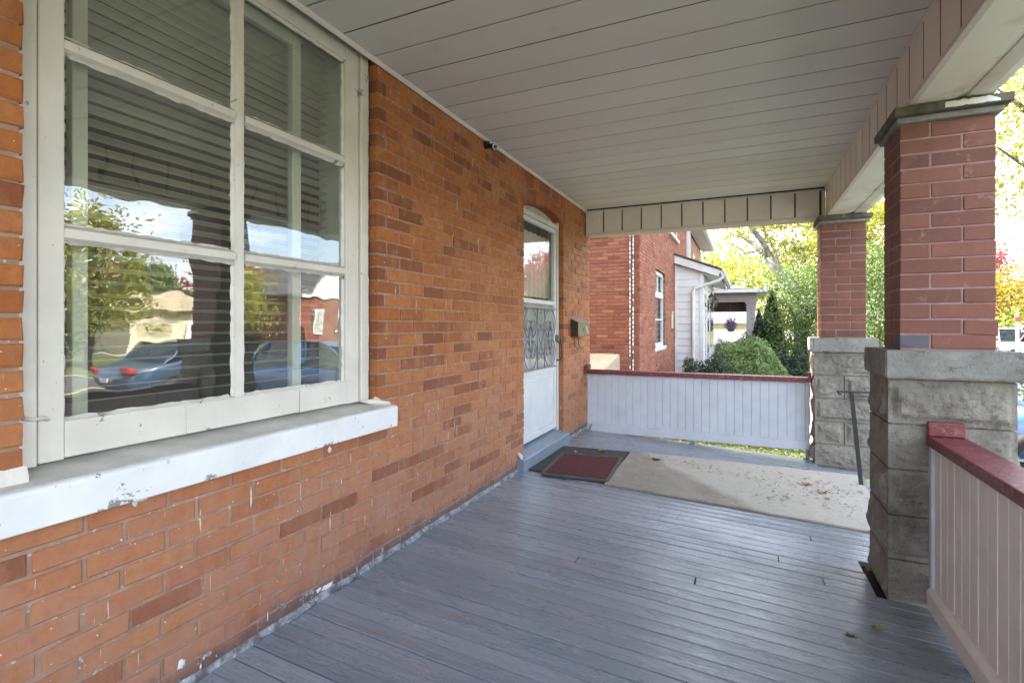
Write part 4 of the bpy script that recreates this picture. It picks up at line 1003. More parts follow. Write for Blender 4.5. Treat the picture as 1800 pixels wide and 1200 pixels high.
q = MB(); q.prism([(-.11, 0), (.11, 0), (.11, .36), (.06, .40), (-.06, .40), (-.11, .36)], 'x', .004, .03); q.build('plate', M['cream'], th); q = MB(); q.tube([(.02, 0, .40), (.02, 0, .46)], .03, 8); q.build('finial', M['cream'], th)

# the white sided enclosed porch
en = ob('enclosed_porch', None, n1)
EX, EY0, EY1 = .667, 15.2, 20.6
q = MB(); q.box(NX+.004, EX-.03, EY0+.03, EY1, GZ, 3.02); q.build('core', M['siding'], en)
z = GZ+.02; k = 0
sdm = MB(); sdm.prism([(0, .0), (-.022, .002), (-.004, .205), (0, .205)], 'x', NX+.02, EX-.1); sdm_ = sdm.mesh('siding_board', M['siding'])
while z < 2.85:
    ob('siding_board', sdm_, en, (0, EY0+.028, z), tone=random.random()); z += .208
sdx = MB(); sdx.prism([(0, 0), (.022, .002), (.004, .205), (0, .205)], 'y', EY0+.1, EY1); sdx_ = sdx.mesh('siding_board', M['siding'])
z = GZ+.02
while z < 2.85:
    ob('siding_board', sdx_, en, (EX-.028, 0, z), tone=random.random()); z += .208
q = MB(); q.box(EX-.10, EX+.006, EY0-.004, EY0+.1, GZ, 2.95); q.box(NX+.005, NX+.06, EY0-.002, EY0+.028, GZ, 3.0); q.build('corner_board', M['trim'], en, bevel=.004)
q = MB(); q.box(EX-.004, EX+.02, 16.3, 17.5, GZ+.3, 2.2); q.build('porch_door', M['trim'], en); 
q = MB(); q.box(EX+.021, EX+.024, 16.5, 17.3, .4, 2.0); q.build('door_glass', M['gdoor'], en)
q = MB(); q.box(EX-.004, EX+.02, 18.2, 19.8, .5, 2.2); q.build('side_window', M['gdoor'], en)
q = MB(); q.prism([(NX+.01, 3.20), (EX+.46, 2.72), (EX+.46, 2.66), (EX+.40, 2.60), (EX+.40, 2.56), (NX+.01, 2.98)], 'y', EY0-.16, EY0-.11); q.build('barge_board', M['trim'], en)
q = MB(); q.prism([(NX+.01, 3.26), (EX+.48, 2.775), (EX+.48, 2.735), (NX+.01, 3.215)], 'y', EY0-.20, EY1+.2); q.build('porch_roof_shingles', M['shingle'], en)
q = MB(); q.prism([(EX, 2.66), (EX+.42, 2.60), (EX+.42, 2.585), (EX, 2.645)], 'y', EY0-.11, EY1+.2); q.build('soffit', M['siding'], en)
q = MB(); q.prism([(EX+.46, 2.72), (EX+.46, 2.59), (EX+.52, 2.585), (EX+.57, 2.62), (EX+.58, 2.72), (EX+.565, 2.72), (EX+.55, 2.635), (EX+.52, 2.60), (EX+.475, 2.605), (EX+.475, 2.72)], 'y', EY0-.2, EY1+.2); q.build('gutter', M['trim'], en)
q = MB(); q.tube([(EX+.5, EY0-.12, 2.60), (EX+.48, EY0-.12, 2.52), (EX+.40, EY0-.10, 2.45), (EX-.22, EY0-.06, 2.25), (EX-.26, EY0-.06, 2.15), (EX-.26, EY0-.06, GZ+.1)], .045, 8); q.build('downpipe', M['trim'], en)
def lantern(label, y):
    T = thing('wall_lantern', label, 'lantern', (EX+.01, y, 1.82), group='lanterns either side of the white porch door')
    q = MB(); q.tube([(.0, 0, .0), (.02, 0, 0)], .055, 10); q.tube([(.02, 0, -.02), (.10, 0, -.12), (.17, 0, -.05), (.17, 0, .0)], .010, 6); q.build('bracket', M['black'], T)
    q = MB(); q.tube([(.17, 0, .0), (.17, 0, .02), (.17, 0, .03)], [.03, .075, .075], 6); q.tube([(.17, 0, .22), (.17, 0, .235), (.17, 0, .29), (.17, 0, .33)], [.10, .10, .04, .012], 6); q.tube([(.17, 0, .33), (.17, 0, .37)], .012, 6); q.build('cage', M['black'], T)
    for k in range(6):
        a_ = k*math.pi/3; q = MB() if k == 0 else q; q.tube([(.17+.072*math.cos(a_), .072*math.sin(a_), .03), (.17+.092*math.cos(a_), .092*math.sin(a_), .225)], .007, 4)
    q.build('cage_bars', M['black'], T)
    q = MB(); q.tube([(.17, 0, .03), (.17, 0, .22)], [.062, .082], 6); q.build('lantern_glass', M['lamp'], T)
lantern('black wall lantern nearest the siding corner of the white porch', 15.75)
lantern('black wall lantern farther along the white porch front', 17.9)

n2 = thing('brick_house', 'pale pink house rising behind the white sided porch with a deep grey soffit', 'house')
q = MB(); q.box(-8, NX-.02, 18.45, 24.8, GZ, 4.6); q.build('wall', M['pink'], n2)
brick_field('far_bricks', n2, 'x', NX, 18.7, 24.8, 2.6, 4.5, M['pink'])
for y0 in (20.4, 22.6):
    W_ = ob('window', None, n2); q = MB(); q.box(NX-.01, NX+.03, y0, y0+.95, 2.2, 4.05); q.build('frame', M['pink'], W_); q = MB(); q.box(NX+.031, NX+.034, y0+.1, y0+.85, 2.3, 3.95); q.build('pane', M['gdoor'], W_)
q = MB(); q.box(NX+.001, NX+.11, 18.42, 18.60, GZ, 4.55); q.build('downpipe', M['trim'], n2)
for k in range(26):
    q = MB(); q.box(NX+.02, NX+.44, 18.45+k*.25, 18.45+k*.25+.243, 4.575, 4.59); q.build('soffit_panel', M['soffit'], n2, tone=random.random())
q = MB(); q.prism([(NX+.44, 4.57), (NX+.47, 4.56), (NX+.56, 4.60), (NX+.57, 4.72), (NX+.44, 4.72)], 'y', 18.4, 25.0); q.build('gutter', M['galv'], n2)
q = MB(); q.prism([(-8.4, 4.62), (NX+.5, 4.70), (NX+.5, 4.75), (-4, 7.4), (-8.4, 4.7)], 'y', 18.4, 25.0); q.build('roof', M['shingle'], n2)

# mauve porch further along
n3 = thing('porch_house', 'mauve grey open porch with square columns seen past the white siding', 'house')
c0 = at_y(1312, 560, 24.8); c1 = at_y(1328, 560, 24.8)
cxm = (c0.x+c1.x)/2
def mcol(x, y):
    q = MB(); q.box(x-.17, x+.17, y-.17, y+.17, .2, 2.16); q.box(x-.20, x+.20, y-.20, y+.20, .2, .42); q.box(x-.19, x+.19, y-.19, y+.19, 2.05, 2.12); q.box(x-.23, x+.23, y-.23, y+.23, 2.16, 2.26); q.build('column', M['mauve'], n3)
mcol(cxm, 24.8); mcol(cxm, 29.5)
q = MB(); q.box(-1.0, cxm+.22, 24.6, 24.95, 2.261, 2.62); q.box(cxm-.15, cxm+.2, 24.95, 29.7, 2.261, 2.62); q.build('beam', M['mauve'], n3)
q = MB(); q.box(-1.0, cxm+.1, 24.96, 29.9, 2.56, 2.60); q.box(-1.0, cxm+.1, 29.7, 29.9, 1.95, 2.56); q.build('porch_ceiling', M['mauvedark'], n3)
q = MB(); q.box(-1, cxm+.6, 24.1, 30.2, 2.621, 2.66); q.build('soffit', M['mauve'], n3)
q = MB(); q.box(-1, cxm+.62, 24.02, 24.1, 2.64, 2.78); q.box(cxm+.6, cxm+.68, 24.02, 30.2, 2.64, 2.78); q.build('gutter', M['trim'], n3)
q = MB(); q.hexa([(-1, 24.1, 2.67), (cxm+.6, 24.1, 2.67), (cxm+.6, 30.2, 2.67), (-1, 30.2, 2.67), (-1, 26.5, 3.35), (cxm-1.6, 26.5, 3.35), (cxm-1.6, 28, 3.35), (-1, 28, 3.35)]); q.build('roof', M['shingle'], n3)
q = MB(); q.box(-1, cxm+.2, 24.6, 29.9, GZ, .2); q.build('floor_slab', M['walk'], n3)
q = MB(); q.box(-9, -1, 25.5, 33, GZ, 5.5); q.build('wall', M['mauve'], n3)
n4 = thing('bungalow', 'low cream bungalow with grey hipped roof seen through the mauve porch', 'house')
q = MB(); q.box(-3.5, 3.3, 44, 54, GZ, 1.5); q.build('wall', M['cream'], n4)
q = MB(); q.hexa([(-4, 43.4, 1.5), (4.0, 43.4, 1.5), (4.0, 54.6, 1.5), (-4, 54.6, 1.5), (-4, 48, 3.6), (.6, 48, 3.6), (.6, 50, 3.6), (-4, 50, 3.6)]); q.build('roof', M['shingle'], n4)
q = MB(); q.box(-4, 4.05, 43.3, 43.4, 1.38, 1.55); q.build('gutter', M['trim'], n4)
q = MB(); q.box(-.6, 1.9, 43.9, 43.99, GZ, .95); q.build('garage_door', M['siding'], n4)
hb = thing('hanging_basket', 'purple flower basket hanging in the mauve porch opening', 'hanging basket', (1.14, 25.2, 1.0))
q = MB(); [q.tube([(.16*math.cos(a_), .16*math.sin(a_), .12), (0, 0, 1.55)], .006, 4) for a_ in (0, 2.1, 4.2)]; q.build('hanger', M['black'], hb)
q = MB(); q.tube([(0, 0, -.06), (0, 0, .02), (0, 0, .12)], [.09, .15, .18], 12); q.build('pot', M['mauvedark'], hb)
def leaf_quads(P, size, up=.25, rnd=rng):
    n = len(P); d = rnd.normal(size=(n, 3)); d /= np.linalg.norm(d, axis=1)[:, None]
    a = np.cross(d, rnd.normal(size=(n, 3))); a /= np.linalg.norm(a, axis=1)[:, None]+1e-9
    bb = np.cross(d, a); s_ = (size*rnd.uniform(.6, 1.25, n))[:, None]
    v = np.stack([P-a*s_*.5, P+bb*s_*.28, P+a*s_*.5+d*s_*.1, P-bb*s_*.28], 1).reshape(-1, 3)
    return v, np.arange(4*n).reshape(-1, 4)
P = rng.normal(size=(700, 3))*np.array([.12, .12, .11])+np.array([0, 0, .26]); v, f = leaf_quads(P, .085)
stuff(ob('flowers', raw_mesh('flowers', v, f, M['purple']), hb))

# ------------------------------------------------------------------ plants
def clumped(n, ell, clump, per, rnd=rng, shell=.55):
    """leaf positions: clumps spread through ellipsoids (cx,cy,cz,rx,ry,rz), denser towards the outside"""
    vol = np.array([e[3]*e[4]*e[5] for e in ell]); pr = vol/vol.sum(); k = max(8, n//per)
    pick = rnd.choice(len(ell), k, p=pr); E = np.array(ell)[pick]
    d = rnd.normal(size=(k, 3)); d /= np.linalg.norm(d, axis=1)[:, None]
    r = rnd.uniform(0, 1, k)**(1/3); r = shell+(1-shell)*r; r = np.where(rnd.uniform(size=k) < .3, r*rnd.uniform(.3, 1, k), r)
    C = E[:, :3]+d*r[:, None]*E[:, 3:]
    idx = rnd.integers(0, k, n); cs = clump*rnd.uniform(.6, 1.4, k)
    return C[idx]+rnd.normal(size=(n, 3))*cs[idx][:, None]*np.array([1, 1, .65])
def tree(name, label, loc, ell, n, lsize, lmat, trunk=None, tr=.2, bark='bark2', clump=.45, per=70, limbs=6, cat='tree', group=None, shell=.55):
    T = thing(name, label, cat, loc, group=group)
    P = clumped(n, ell, clump, per, shell=shell); v, f = leaf_quads(P, lsize); o = ob('crown', raw_mesh('crown', v, f, M[lmat]), T)
    b = MB(); top = np.array(ell)[:, :3].mean(0)
    trunk = trunk or [(0, 0, -.05), (top[0]*.3, top[1]*.3, top[2]*.5), (top[0]*.8, top[1]*.8, top[2]*.95)]
    tp = [Vector(p) for p in trunk]
    b.tube(tp, [tr*(1.15-.75*i/(len(tp)-1)) for i in range(len(tp))], 9)
    for i in range(limbs):
        e = ell[i % len(ell)]; s_ = tp[1].lerp(tp[-1], random.uniform(.1, .9)); an = random.uniform(0, 6.28)
        q = Vector((e[0]+e[3]*.75*math.cos(an), e[1]+e[4]*.75*math.sin(an), e[2]+e[5]*random.uniform(-.2, .7)))
        mid = s_.lerp(q, .5)+Vector((0, 0, .1*e[5])); b.tube([s_, mid, q], [tr*.42, tr*.25, tr*.08], 6)
    b.build('trunk', M[bark], T, smooth=True)
    return T
# the big leaning tree beyond the mauve porch (its limbs follow the photo's)
BY = 30.0
def tp(X, Y, dy=0): return at_y(X, Y, BY+dy)
base = tp(1402, 515); g0_ = Vector((base.x+.25, BY, GZ))
bt = thing('leaning_tree', 'big pale barked leaning tree with yellow green leaves above the far porch', 'tree', g0_)
b = MB()
def limb(pts, r): b.tube([Vector(p)-g0_ for p in pts], r, 9)
limb([g0_, tp(1408, 560), base, tp(1381, 490), tp(1364, 470), tp(1351, 452)], [.42, .36, .33, .31, .29, .27])
limb([tp(1351, 452), tp(1336, 440, .2), tp(1323, 428, .4), tp(1309, 417, .6), tp(1292, 403, .8), tp(1272, 380, 1), tp(1255, 340, 1.2)], [.20, .15, .13, .12, .10, .08, .04])
limb([tp(1352, 454), tp(1347, 437, -.3), tp(1339, 423, -.6), tp(1321, 400, -.9), tp(1306, 370, -1), tp(1300, 330, -1)], [.20, .16, .14, .12, .09, .05])
limb([tp(1372, 480), tp(1367, 462, .5), tp(1359, 434, .8), tp(1347, 416, 1.2), tp(1340, 395, 1.3), tp(1338, 350, 1.5)], [.15, .11, .10, .08, .07, .04])
limb([tp(1309, 417, .6), tp(1290, 415, .3), tp(1268, 417, 0)], [.07, .05, .03])
limb([tp(1336, 440, .2), tp(1312, 445, .3), tp(1292, 432, .4), tp(1278, 422, .3)], [.06, .05, .035, .02])
limb([tp(1312, 445, .3), tp(1300, 448), tp(1286, 437)], [.04, .03, .015])
b.build('trunk', M['bark'], bt, smooth=True)
ell = [tuple(tp(X, Y, dy)-g0_)+(rx, ry, rz) for (X, Y, dy, rx, ry, rz) in ((1300, 395, 0, 1.7, 2.2, .9), (1345, 385, 1, 1.9, 2.5, 1.2), (1400, 410, 0, 1.8, 2.4, 1.4), (1330, 340, 1, 2.6, 3, 1.6), (1420, 350, 1, 2.6, 3, 2), (1385, 455, 1, 1.4, 2.2, 1.1), (1285, 460, 1.5, 1.2, 2, .6), (1310, 470, 1.5, 1.3, 1.8, .7), (1430, 450, 2, 1.6, 2, 1.3))]
P = clumped(15000, ell, .26, 45, shell=.2); v, f = leaf_quads(P, .16); ob('crown', raw_mesh('crown', v, f, M['leaf_y']), bt)

def T_at(name, label, X, y, ztop, crown, n, ls, mat, **k):
    """plant a tree on the line of sight of picture column X at depth y"""
    p = at_y(X, 560, y); return tree(name, label, (p.x, y, GZ), crown, n, ls, mat, **k)
T_at('deciduous_tree', 'dense mid green tree filling the gap left of the far pillar', 1412, 19.5, 4, [(0, 0, 2.2, 1.25, 1.3, 1.6), (.35, 0, 1.3, 1.1, 1.1, 1.0), (-.2, .2, 3.2, .85, .9, .9), (.6, .3, 2.6, .9, 1, 1.2)], 15000, .085, 'leaf_g', tr=.12, clump=.2, per=40, shell=.3)
T_at('deciduous_tree', 'bright yellow green tree standing behind the far pillar', 1480, 36, 8, [(0, 0, 5.5, 2.6, 2.6, 2.6), (-1.5, 0, 4, 1.8, 2, 1.6), (2.0, 0, 4.2, 1.8, 2, 2.0), (0, 0, 8, 2.2, 2.2, 2)], 10000, .22, 'leaf_y', tr=.3, clump=.4, per=40, shell=.3)
T_at('deciduous_tree', 'green tree showing in the slot between the two pillars', 1542, 23, 5, [(0, 0, 2.6, 1.2, 1.2, 1.5), (.2, 0, 1.4, 1.1, 1, .9), (0, .2, 3.9, .9, 1, 1.0)], 10000, .095, 'leaf_g', tr=.13, clump=.22, per=40, shell=.3)
T_at('deciduous_tree', 'pale yellow green tree high in the slot between the two pillars', 1545, 33, 8, [(0, 0, 6.2, 1.9, 2, 2.2), (.5, 0, 8.4, 1.6, 2, 1.6), (-.6, .2, 4.6, 1.2, 1.4, .9)], 6500, .19, 'leaf_y', tr=.2, clump=.35, per=40, shell=.3)
T_at('deciduous_tree', 'golden yellow tree on the verge right of the nearest pillar', 1796, 26, 5, [(.3, 0, 3.35, 2.0, 2.0, .85), (2.2, .5, 3.3, 1.8, 2, .9), (-1, .5, 3.2, 1.2, 1.3, .6)], 9000, .13, 'leaf_gold', tr=.13, clump=.3, per=45, trunk=[(1.2, 0, 0), (1.2, 0, 1.6), (.9, 0, 3.0)], shell=.3)
T_at('deciduous_tree', 'green street tree with leafy branches hanging beside the nearest pillar top', 1815, 15, 9, [(0, 0, 6.0, 1.6, 1.6, 1.3), (.5, .3, 7.4, 2.2, 2.2, 1.4), (-.4, 0, 4.7, .5, .8, .5), (1.6, 0, 5.4, 1.3, 1.3, 1.2)], 8500, .12, 'leaf_y', tr=.18, clump=.26, per=45, trunk=[(1.6, 0, 0), (1.5, 0, 3), (.8, 0, 6.4)], shell=.3)
# conifer + shrubs in front of the neighbours
def cone_plant(label, X, y, h_, r0, n, ls, mat, name='conifer'):
    p = at_y(X, 560, y); T = thing(name, label, 'conifer', (p.x, y, GZ))
    t_ = rng.uniform(0, 1, n)**.8; z = .1+t_*(h_-.1); rad = r0*(1-t_)**.75*(.72+.28*rng.uniform(0, 1, n)); an = rng.uniform(0, 6.283, n)
    rad *= 1+.16*np.sin(an*5+z*7)+.12*np.sin(z*23+an*3)
    P = np.stack([rad*np.cos(an), rad*np.sin(an), z+.05*rng.normal(size=n)], 1); v, f = leaf_quads(P, ls); ob('crown', raw_mesh('crown', v, f, M[mat]), T)
    b = MB(); b.tube([(0, 0, -.05), (0, 0, h_*.5), (0, 0, h_*.92)], [.09, .06, .02], 7); b.build('trunk', M['bark2'], T)
pz_ = at_y(1350, 515, 21.0).z-GZ
cone_plant('tall dark arborvitae spire right of the mauve porch column', 1357, 21.0, pz_+.05, .60, 30000, .07, 'leaf_dark')
cone_plant('shorter dark arborvitae tucked left of the tall spire', 1334, 22.2, at_y(1334, 548, 22.2).z-GZ, .42, 14000, .07, 'leaf_dark')
def bush(label, X, Yt, y, rx, ry, n, ls, mat, sm=.06, wide=None, name='shrub'):
    top = at_y(X, Yt, y); hz_ = top.z-GZ; T = thing(name, label, 'bush', (top.x, y, GZ))
    d = rng.normal(size=(n, 3)); d[:, 2] = np.abs(d[:, 2])*1.0; d /= np.linalg.norm(d, axis=1)[:, None]
    lump = 1+sm*(np.sin(d[:, 0]*9+X)+np.sin(d[:, 1]*11+d[:, 2]*7)+np.sin(d[:, 2]*13+d[:, 0]*5))
    r = (.74+.28*rng.uniform(0, 1, n)**.6)*lump*.94
    P = d*r[:, None]*np.array([rx, ry, hz_*.97]); P[:, :2] *= (1+.25*d[:, 2:]*(1-d[:, 2:])); v, f = leaf_quads(P, ls); ob('foliage', raw_mesh('foliage', v, f, M[mat]), T)
    b = MB()
    for k in range(5):
        a_ = k*1.256; b.tube([(.05*math.cos(a_), .05*math.sin(a_), 0), (rx*.4*math.cos(a_), ry*.4*math.sin(a_), hz_*.5), (rx*.65*math.cos(a_), ry*.65*math.sin(a_), hz_*.75)], [.03, .02, .008], 5)
    b.build('stems', M['bark2'], T)
bush('large clipped round green bush beside the white siding', 1312, 588, 13.4, 1.02, 1.0, 19000, .07, 'leaf_bush', .032)
bush('low dark juniper in front of the white siding corner', 1243, 626, 12.3, .78, .6, 12000, .06, 'leaf_ol', .09)
bush('dark evergreen shrub just right of the round bush', 1394, 614, 14.6, .55, .6, 8000, .06, 'leaf_dark', .09)
bush('dark low shrub peeping over the back of the round bush', 1300, 590, 16.8, 1.0, .7, 9000, .07, 'leaf_ol', .08)

# lawn blades where the ground shows under and beside the end railing
n = 52000; x = rng.uniform(-.4, 6, n); y = 6.15+rng.uniform(0, 1, n)**1.3*7.5; keep = ~((x > 3.3) & (y > 6.9) & (y < 9.7)); x, y = x[keep], y[keep]; n = len(x)
hgt = rng.uniform(.03, .085, n); an = rng.uniform(0, 6.283, n); wv = .006
le = rng.normal(size=(n, 2))*.03
v = np.stack([np.stack([x-wv*np.cos(an), y-wv*np.sin(an), np.full(n, GZ)], 1), np.stack([x+wv*np.cos(an), y+wv*np.sin(an), np.full(n, GZ)], 1), np.stack([x+le[:, 0], y+le[:, 1], GZ+hgt], 1)], 1).reshape(-1, 3)
stuff(ob('grass', raw_mesh('grass', v, np.arange(3*n).reshape(-1, 3), M['grassb'])))
litter('lawn_leaves', 900, lambda i: (random.uniform(.2, 3.2), 6.3+random.random()**1.2*5), M['dry'], .02, .05, lambda x, y: GZ+random.uniform(.03, .07))

# ------------------------------------------------------------------ cars
def car(label, loc, rz, col, group='cars parked by the street', L_=4.5, suv=0.0):
    T = thing('parked_car', label, 'car', loc, (0, 0, rz), group)
    cn = label.split(' car')[0].replace(' ', '_')
    t = NT('car_paint_'+str(len(bpy.data.materials))); pm_ = t.finish(col, .28, None, .5); t.p.inputs['Coat Weight'].default_value = .8; t.p.inputs['Coat Roughness'].default_value = .05
    W2 = .87
    st_ = [(-L_/2, .42, .60, .62), (-L_/2+.12, .25, .84, .80), (-L_/2+.6, .20, .95, .86), (-1.1, .18, .97, .87), (0, .18, .96, .87), (.9, .18, .93, .87), (L_/2-.7, .2, .84, .85), (L_/2-.15, .25, .70, .78), (L_/2, .40, .56, .62)]
    v = []; f = []; n = 10
    for (x, zb, zt, hw) in st_:
        ring = [(-hw*.86, zb), (-hw, zb+.12), (-hw*1.0, (zb+zt)/2+.05), (-hw*.96, zt-.04), (-hw*.86, zt), (hw*.86, zt), (hw*.96, zt-.04), (hw, (zb+zt)/2+.05), (hw, zb+.12), (hw*.86, zb)]
        v += [(x, a_, c) for a_, c in ring]
    for i in range(len(st_)-1):
        for k in range(n): f.append((i*n+k, i*n+(k+1) % n, (i+1)*n+(k+1) % n, (i+1)*n+k))
    f += [tuple(range(n)), tuple(range((len(st_)-1)*n, len(st_)*n))]
    b = MB(); b.add(v, f); o = b.build('body', pm_, T, smooth=True); md = o.modifiers.new('s', 'SUBSURF'); md.levels = 2; md.render_levels = 2
    zr = 1.44+suv*.25; xa = -L_/2+(.35 if suv else .75)
    cab = [(xa, .93, .76), (xa+.45, zr-.06, .64), (xa+1.0, zr, .62), (.35, zr-.02, .62), (.62, zr-.08, .64), (1.35, .90, .76)]
    v = []; f = []
    for (x, zt, hw) in cab: v += [(x, -hw, zt), (x, hw, zt)]
    v += [(x, -.78, .88) for (x, _, _) in cab]+[(x, .78, .88) for (x, _, _) in cab]
    k = len(cab)
    for i in range(k-1):
        f.append((2*i, 2*i+1, 2*i+3, 2*i+2)); f.append((2*i, 2*i+2, 2*k+i+1, 2*k+i)); f.append((2*i+1, 3*k+i, 3*k+i+1, 2*i+3))
    b = MB(); b.add(v, f); b.build('windows', M['cglass'], T)
    b = MB(); b.prism([(xa+.42, zr-.055), (xa+1.0, zr+.008), (.35, zr-.012), (.64, zr-.075), (.66, zr-.05), (.35, zr+.02), (xa+1.0, zr+.035), (xa+.40, zr-.03)], 'y', -.655, .655)
    for s_ in (-1, 1):
        b.tube([(xa+.0, s_*.775, .92), (xa+.45, s_*.652, zr-.05)], .035, 6); b.tube([(1.37, s_*.775, .90), (.62, s_*.652, zr-.07)], .03, 6); b.tube([(-.25, s_*.785, .90), (-.25, s_*.635, zr-.0)], .028, 6)
    b.build('roof', pm_, T, smooth=False)
    for x in (-1.35, 1.38):
        for s_ in (-1, 1):
            W_ = ob('wheel', None, T, (x, s_*.80, .32))
            b = MB(); pr2 = [(-.10, .20), (-.10, .29), (-.07, .32), (.07, .32), (.10, .29), (.10, .20)]; v = []; f = []; m = 24
            for i in range(m):
                a_ = 2*math.pi*i/m; v += [(r*math.cos(a_), y_, r*math.sin(a_)) for (y_, r) in pr2]
            for i in range(m):
                for q_ in range(6): f.append((i*6+q_, i*6+(q_+1) % 6, ((i+1) % m)*6+(q_+1) % 6, ((i+1) % m)*6+q_))
            b.add(v, f); b.build('tyre', M['tyre'], W_, smooth=True)
            b = MB(); b.tube([(0, -.07, 0), (0, .07, 0)], .055, 10)
            for i in range(7):
                a_ = 2*math.pi*i/7; b.tube([(0, s_*.075, 0), (.2*math.cos(a_), s_*.07, .2*math.sin(a_))], .022, 5)
            b.tube([(.2*math.cos(a_), s_*.06, .2*math.sin(a_)) for a_ in np.linspace(0, 2*math.pi, 25)], .018, 5, cap=False); b.build('rim', M['rim'], W_)
    for s_ in (-1, 1):
        b = MB(); b.box(L_/2-.22, L_/2-.06, s_*.62-.14, s_*.62+.14, .58, .70); b.build('headlight', M['lightw'], T, bevel=.03, segs=2)
        b = MB(); b.box(-L_/2+.02, -L_/2+.16, s_*.62-.15, s_*.62+.15, .70, .84); b.build('tail_light', M['lightr'], T, bevel=.03, segs=2)
        b = MB(); b.box(.95, 1.1, s_*.93-.07, s_*.93+.07, .90, 1.02); b.build('mirror', pm_, T, bevel=.03, segs=2)
    b = MB(); b.box(L_/2-.05, L_/2+.01, -.5, .5, .36, .50); b.build('grille', M['blackp'], T, bevel=.01)
    b = MB(); b.box(L_/2+.0, L_/2+.015, -.18, .18, .40, .50); b.box(-L_/2-.01, -L_/2+.02, -.2, .2, .50, .62); b.build('number_plate', M['signw'], T)
    b = MB(); b.box(L_/2-.12, L_/2-.0, -.6, .6, .30, .36); b.box(-1.0, 1.0, -.875, .875, .22, .30); b.build('sill_trim', M['blackp'], T)
    return T
car('blue car on the driveway just beyond the handrail', (6.05, 8.35, GZ+.034), math.pi, (.03, .08, .20, 1))
car('dark blue car parked at the near kerb across from the big window', (11.45, 9.2, GZ+.006), math.pi/2, (.03, .06, .11, 1))
p = at_y(1775, 600, 40); car('silver car parked far down the street seen right of the nearest pillar', (p.x, 40, GZ+.006), -math.pi/2-.1, (.55, .56, .60, 1), suv=1)
p = at_y(1806, 600, 37); car('maroon grey car behind the white sign post down the street', (p.x+.6, 36, GZ+.006), -math.pi/2, (.33, .27, .30, 1))

sg = at_y(1788.5, 600, 16); spt = thing('street_sign', 'white sign post with red top plate and small black ringed sign at right edge', 'sign', (sg.x, 16, GZ))
b = MB(); b.tube([(0, 0, 0), (0, 0, 1.98)], .036, 8); b.build('post', M['galv'], spt)
zt = at_y(1788, 557, 16).z-GZ; zb = at_y(1788, 566, 16).z-GZ
b = MB(); b.box(-.06, .055, -.05, -.035, zb, zt); b.build('top_plate', M['signr'], spt)
z0, z1 = at_y(1797, 584, 16).z-GZ, at_y(1797, 571, 16).z-GZ
b = MB(); b.box(.05, .36, -.05, -.038, z0, z1); b.build('sign_plate', M['signw'], spt)
b = MB(); cz = (z0+z1)/2; b.tube([(.15+.06*math.cos(a_), -.053, cz+.06*math.sin(a_)) for a_ in np.linspace(0, 6.283, 17)], .012, 5, cap=False); b.box(.05, .36, -.055, -.0505, z0-.02, z0+.008); b.box(.24, .34, -.055, -.0505, cz-.03, cz+.01); b.build('black_symbol', M['black'], spt)

# ------------------------------------------------------------------ across the street (seen mirrored in the window panes)
tn_ = thing('bungalow', 'tan stucco bungalow across the street mirrored in the window', 'house')
b = MB(); b.box(35, 44, 20.4, 25.8, GZ, 2.35); b.build('wall', M['tan'], tn_)
b = MB(); b.prism([(19.9, 2.3), (26.3, 2.3), (23.1, 3.6)], 'x', 34.5, 44.5); b.build('roof', M['wood'], tn_)
b = MB(); b.box(34.93, 34.99, 21.2, 22.6, .5, 1.7); b.build('window', M['gdoor'], tn_); b = MB(); b.box(34.93, 34.99, 24, 24.9, GZ, 1.6); b.build('door', M['trim'], tn_)
bh = thing('brick_house', 'red brick house with white gable across the street mirrored in the window', 'house')
b = MB(); b.box(30, 40, 30.0, 38, GZ, 3.4); b.build('wall', M['nbrick'], bh)
b = MB(); b.prism([(29.8, 3.4), (38.2, 3.4), (34, 6.2)], 'x', 29.85, 30.2); b.build('gable', M['trim'], bh)
b = MB(); b.prism([(29.4, 3.3), (29.4, 3.45), (34, 6.55), (38.6, 3.45), (38.6, 3.3), (34, 6.35)], 'x', 29.4, 40.5); b.build('roof', M['shingle'], bh)
for y0 in (31.2, 34.6):
    b = MB(); b.box(29.9, 29.99, y0, y0+1.6, .6, 2.4); f_ = b.build('window', M['trim'], bh); b = MB(); b.box(29.88, 29.898, y0+.12, y0+1.48, .72, 2.28); b.build('pane', M['gdoor'], f_)
tree('deciduous_tree', 'tall yellow green tree across the street mirrored at left of the window', (22, 11.8, GZ), [(0, 0, 4.2, 1.9, 1.6, 2.2), (.3, -.6, 5.8, 1.4, 1.2, 1.2), (0, .3, 2.6, 1.6, 1.2, 1.2)], 9000, .2, 'leaf_y', tr=.2)
tree('deciduous_tree', 'green tree across the street mirrored behind the tan bungalow', (46, 27, GZ), [(0, 0, 4.2, 4, 4.5, 2.6), (0, -6, 3.8, 4, 4.5, 2.2), (2, 5, 4.2, 4, 4, 2.8)], 9000, .4, 'leaf_g', tr=.3)
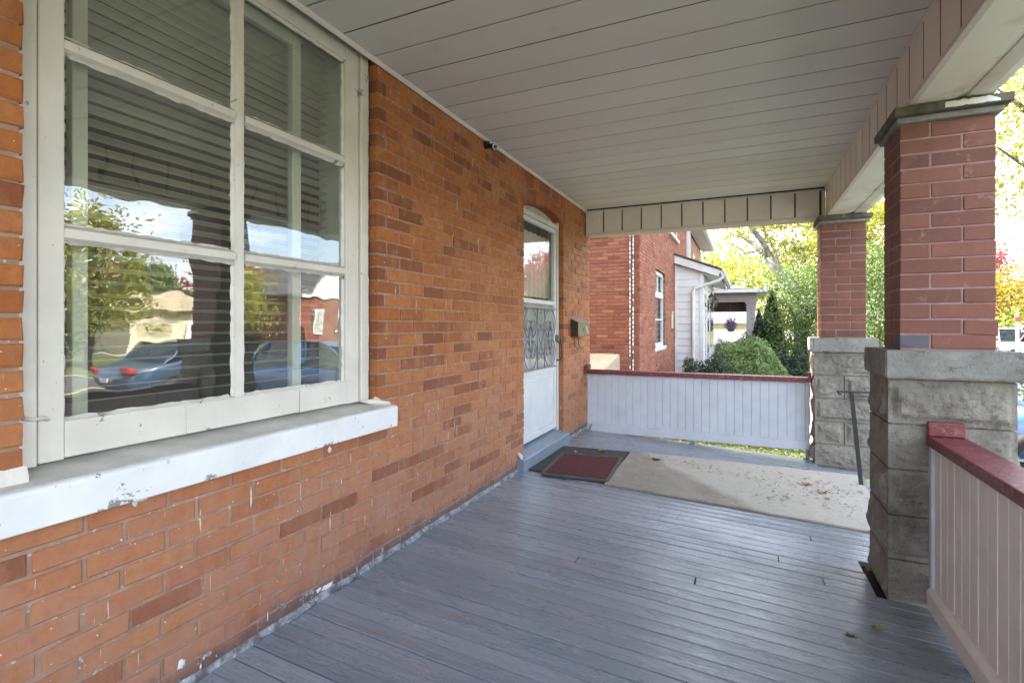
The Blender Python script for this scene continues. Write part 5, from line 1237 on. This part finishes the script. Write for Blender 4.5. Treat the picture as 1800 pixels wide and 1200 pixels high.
tree('maple_tree', 'low red maple across the street mirrored above the tan bungalow', (52, 28, GZ), [(0, 0, 5.2, 3, 5, 2.2), (0, -5, 4.8, 3, 4, 1.8)], 7000, .42, 'leaf_red', tr=.3)
tree('maple_tree', 'red maple across the street mirrored in the right window panes', (36, 27.6, GZ), [(0, 0, 5.8, 2.2, 2.2, 2.3), (1, 3, 5.2, 2, 2, 1.8)], 7000, .3, 'leaf_red', tr=.25)
tree('maple_tree', 'round red maple down the street mirrored in the storm door glass', (14, 42, GZ), [(0, 0, 5.2, 2.3, 3, 3.0), (0, 1, 3.4, 2.1, 3, 1.6)], 14000, .24, 'leaf_red', tr=.25)
tree('deciduous_tree', 'green hedge like tree across the street near the road edge', (24, 8.5, GZ), [(0, 0, 2.2, 1.8, 2.4, 1.8), (1, 3.4, 1.8, 1.5, 1.8, 1.5)], 7000, .2, 'leaf_g', tr=.15)
tree('deciduous_tree', 'leafy tree across the street mirrored between the red maples', (27, 22.5, GZ), [(0, 0, 3.0, 1.6, 1.4, 2.0), (.5, 1, 4.4, 1.2, 1.2, 1.2)], 5000, .22, 'leaf_y', tr=.15)
# far wood that closes the horizon on both sides of the street
def wood(name, boxes, n, ls, mat):
    P = []
    for (x0, x1, y0, y1, h0, h1) in boxes:
        k = n//len(boxes); c = 60
        cx_, cy_ = rng.uniform(x0, x1, c), rng.uniform(y0, y1, c); ch_ = rng.uniform(h0, h1, c); i = rng.integers(0, c, k)
        d = rng.normal(size=(k, 3)); d /= np.linalg.norm(d, axis=1)[:, None]; rr = rng.uniform(.6, 1, k)[:, None]
        P.append(np.stack([cx_[i], cy_[i], GZ+ch_[i]*.5], 1)+d*rr*np.stack([ch_[i]*.33, ch_[i]*.33, ch_[i]*.5], 1))
    v, f = leaf_quads(np.concatenate(P), ls); return stuff(ob(name, raw_mesh(name, v, f, M[mat])))
wood('far_woods', [(-30, 8, 70, 100, 9, 15), (20, 60, 75, 110, 5, 9), (60, 90, -40, 80, 6, 11)], 36000, .75, 'leaf_g')
wood('far_autumn_woods', [(-10, 9, 62, 90, 10, 16), (24, 50, 62, 95, 4, 7), (58, 80, -30, 60, 5, 9)], 15000, .7, 'leaf_y')
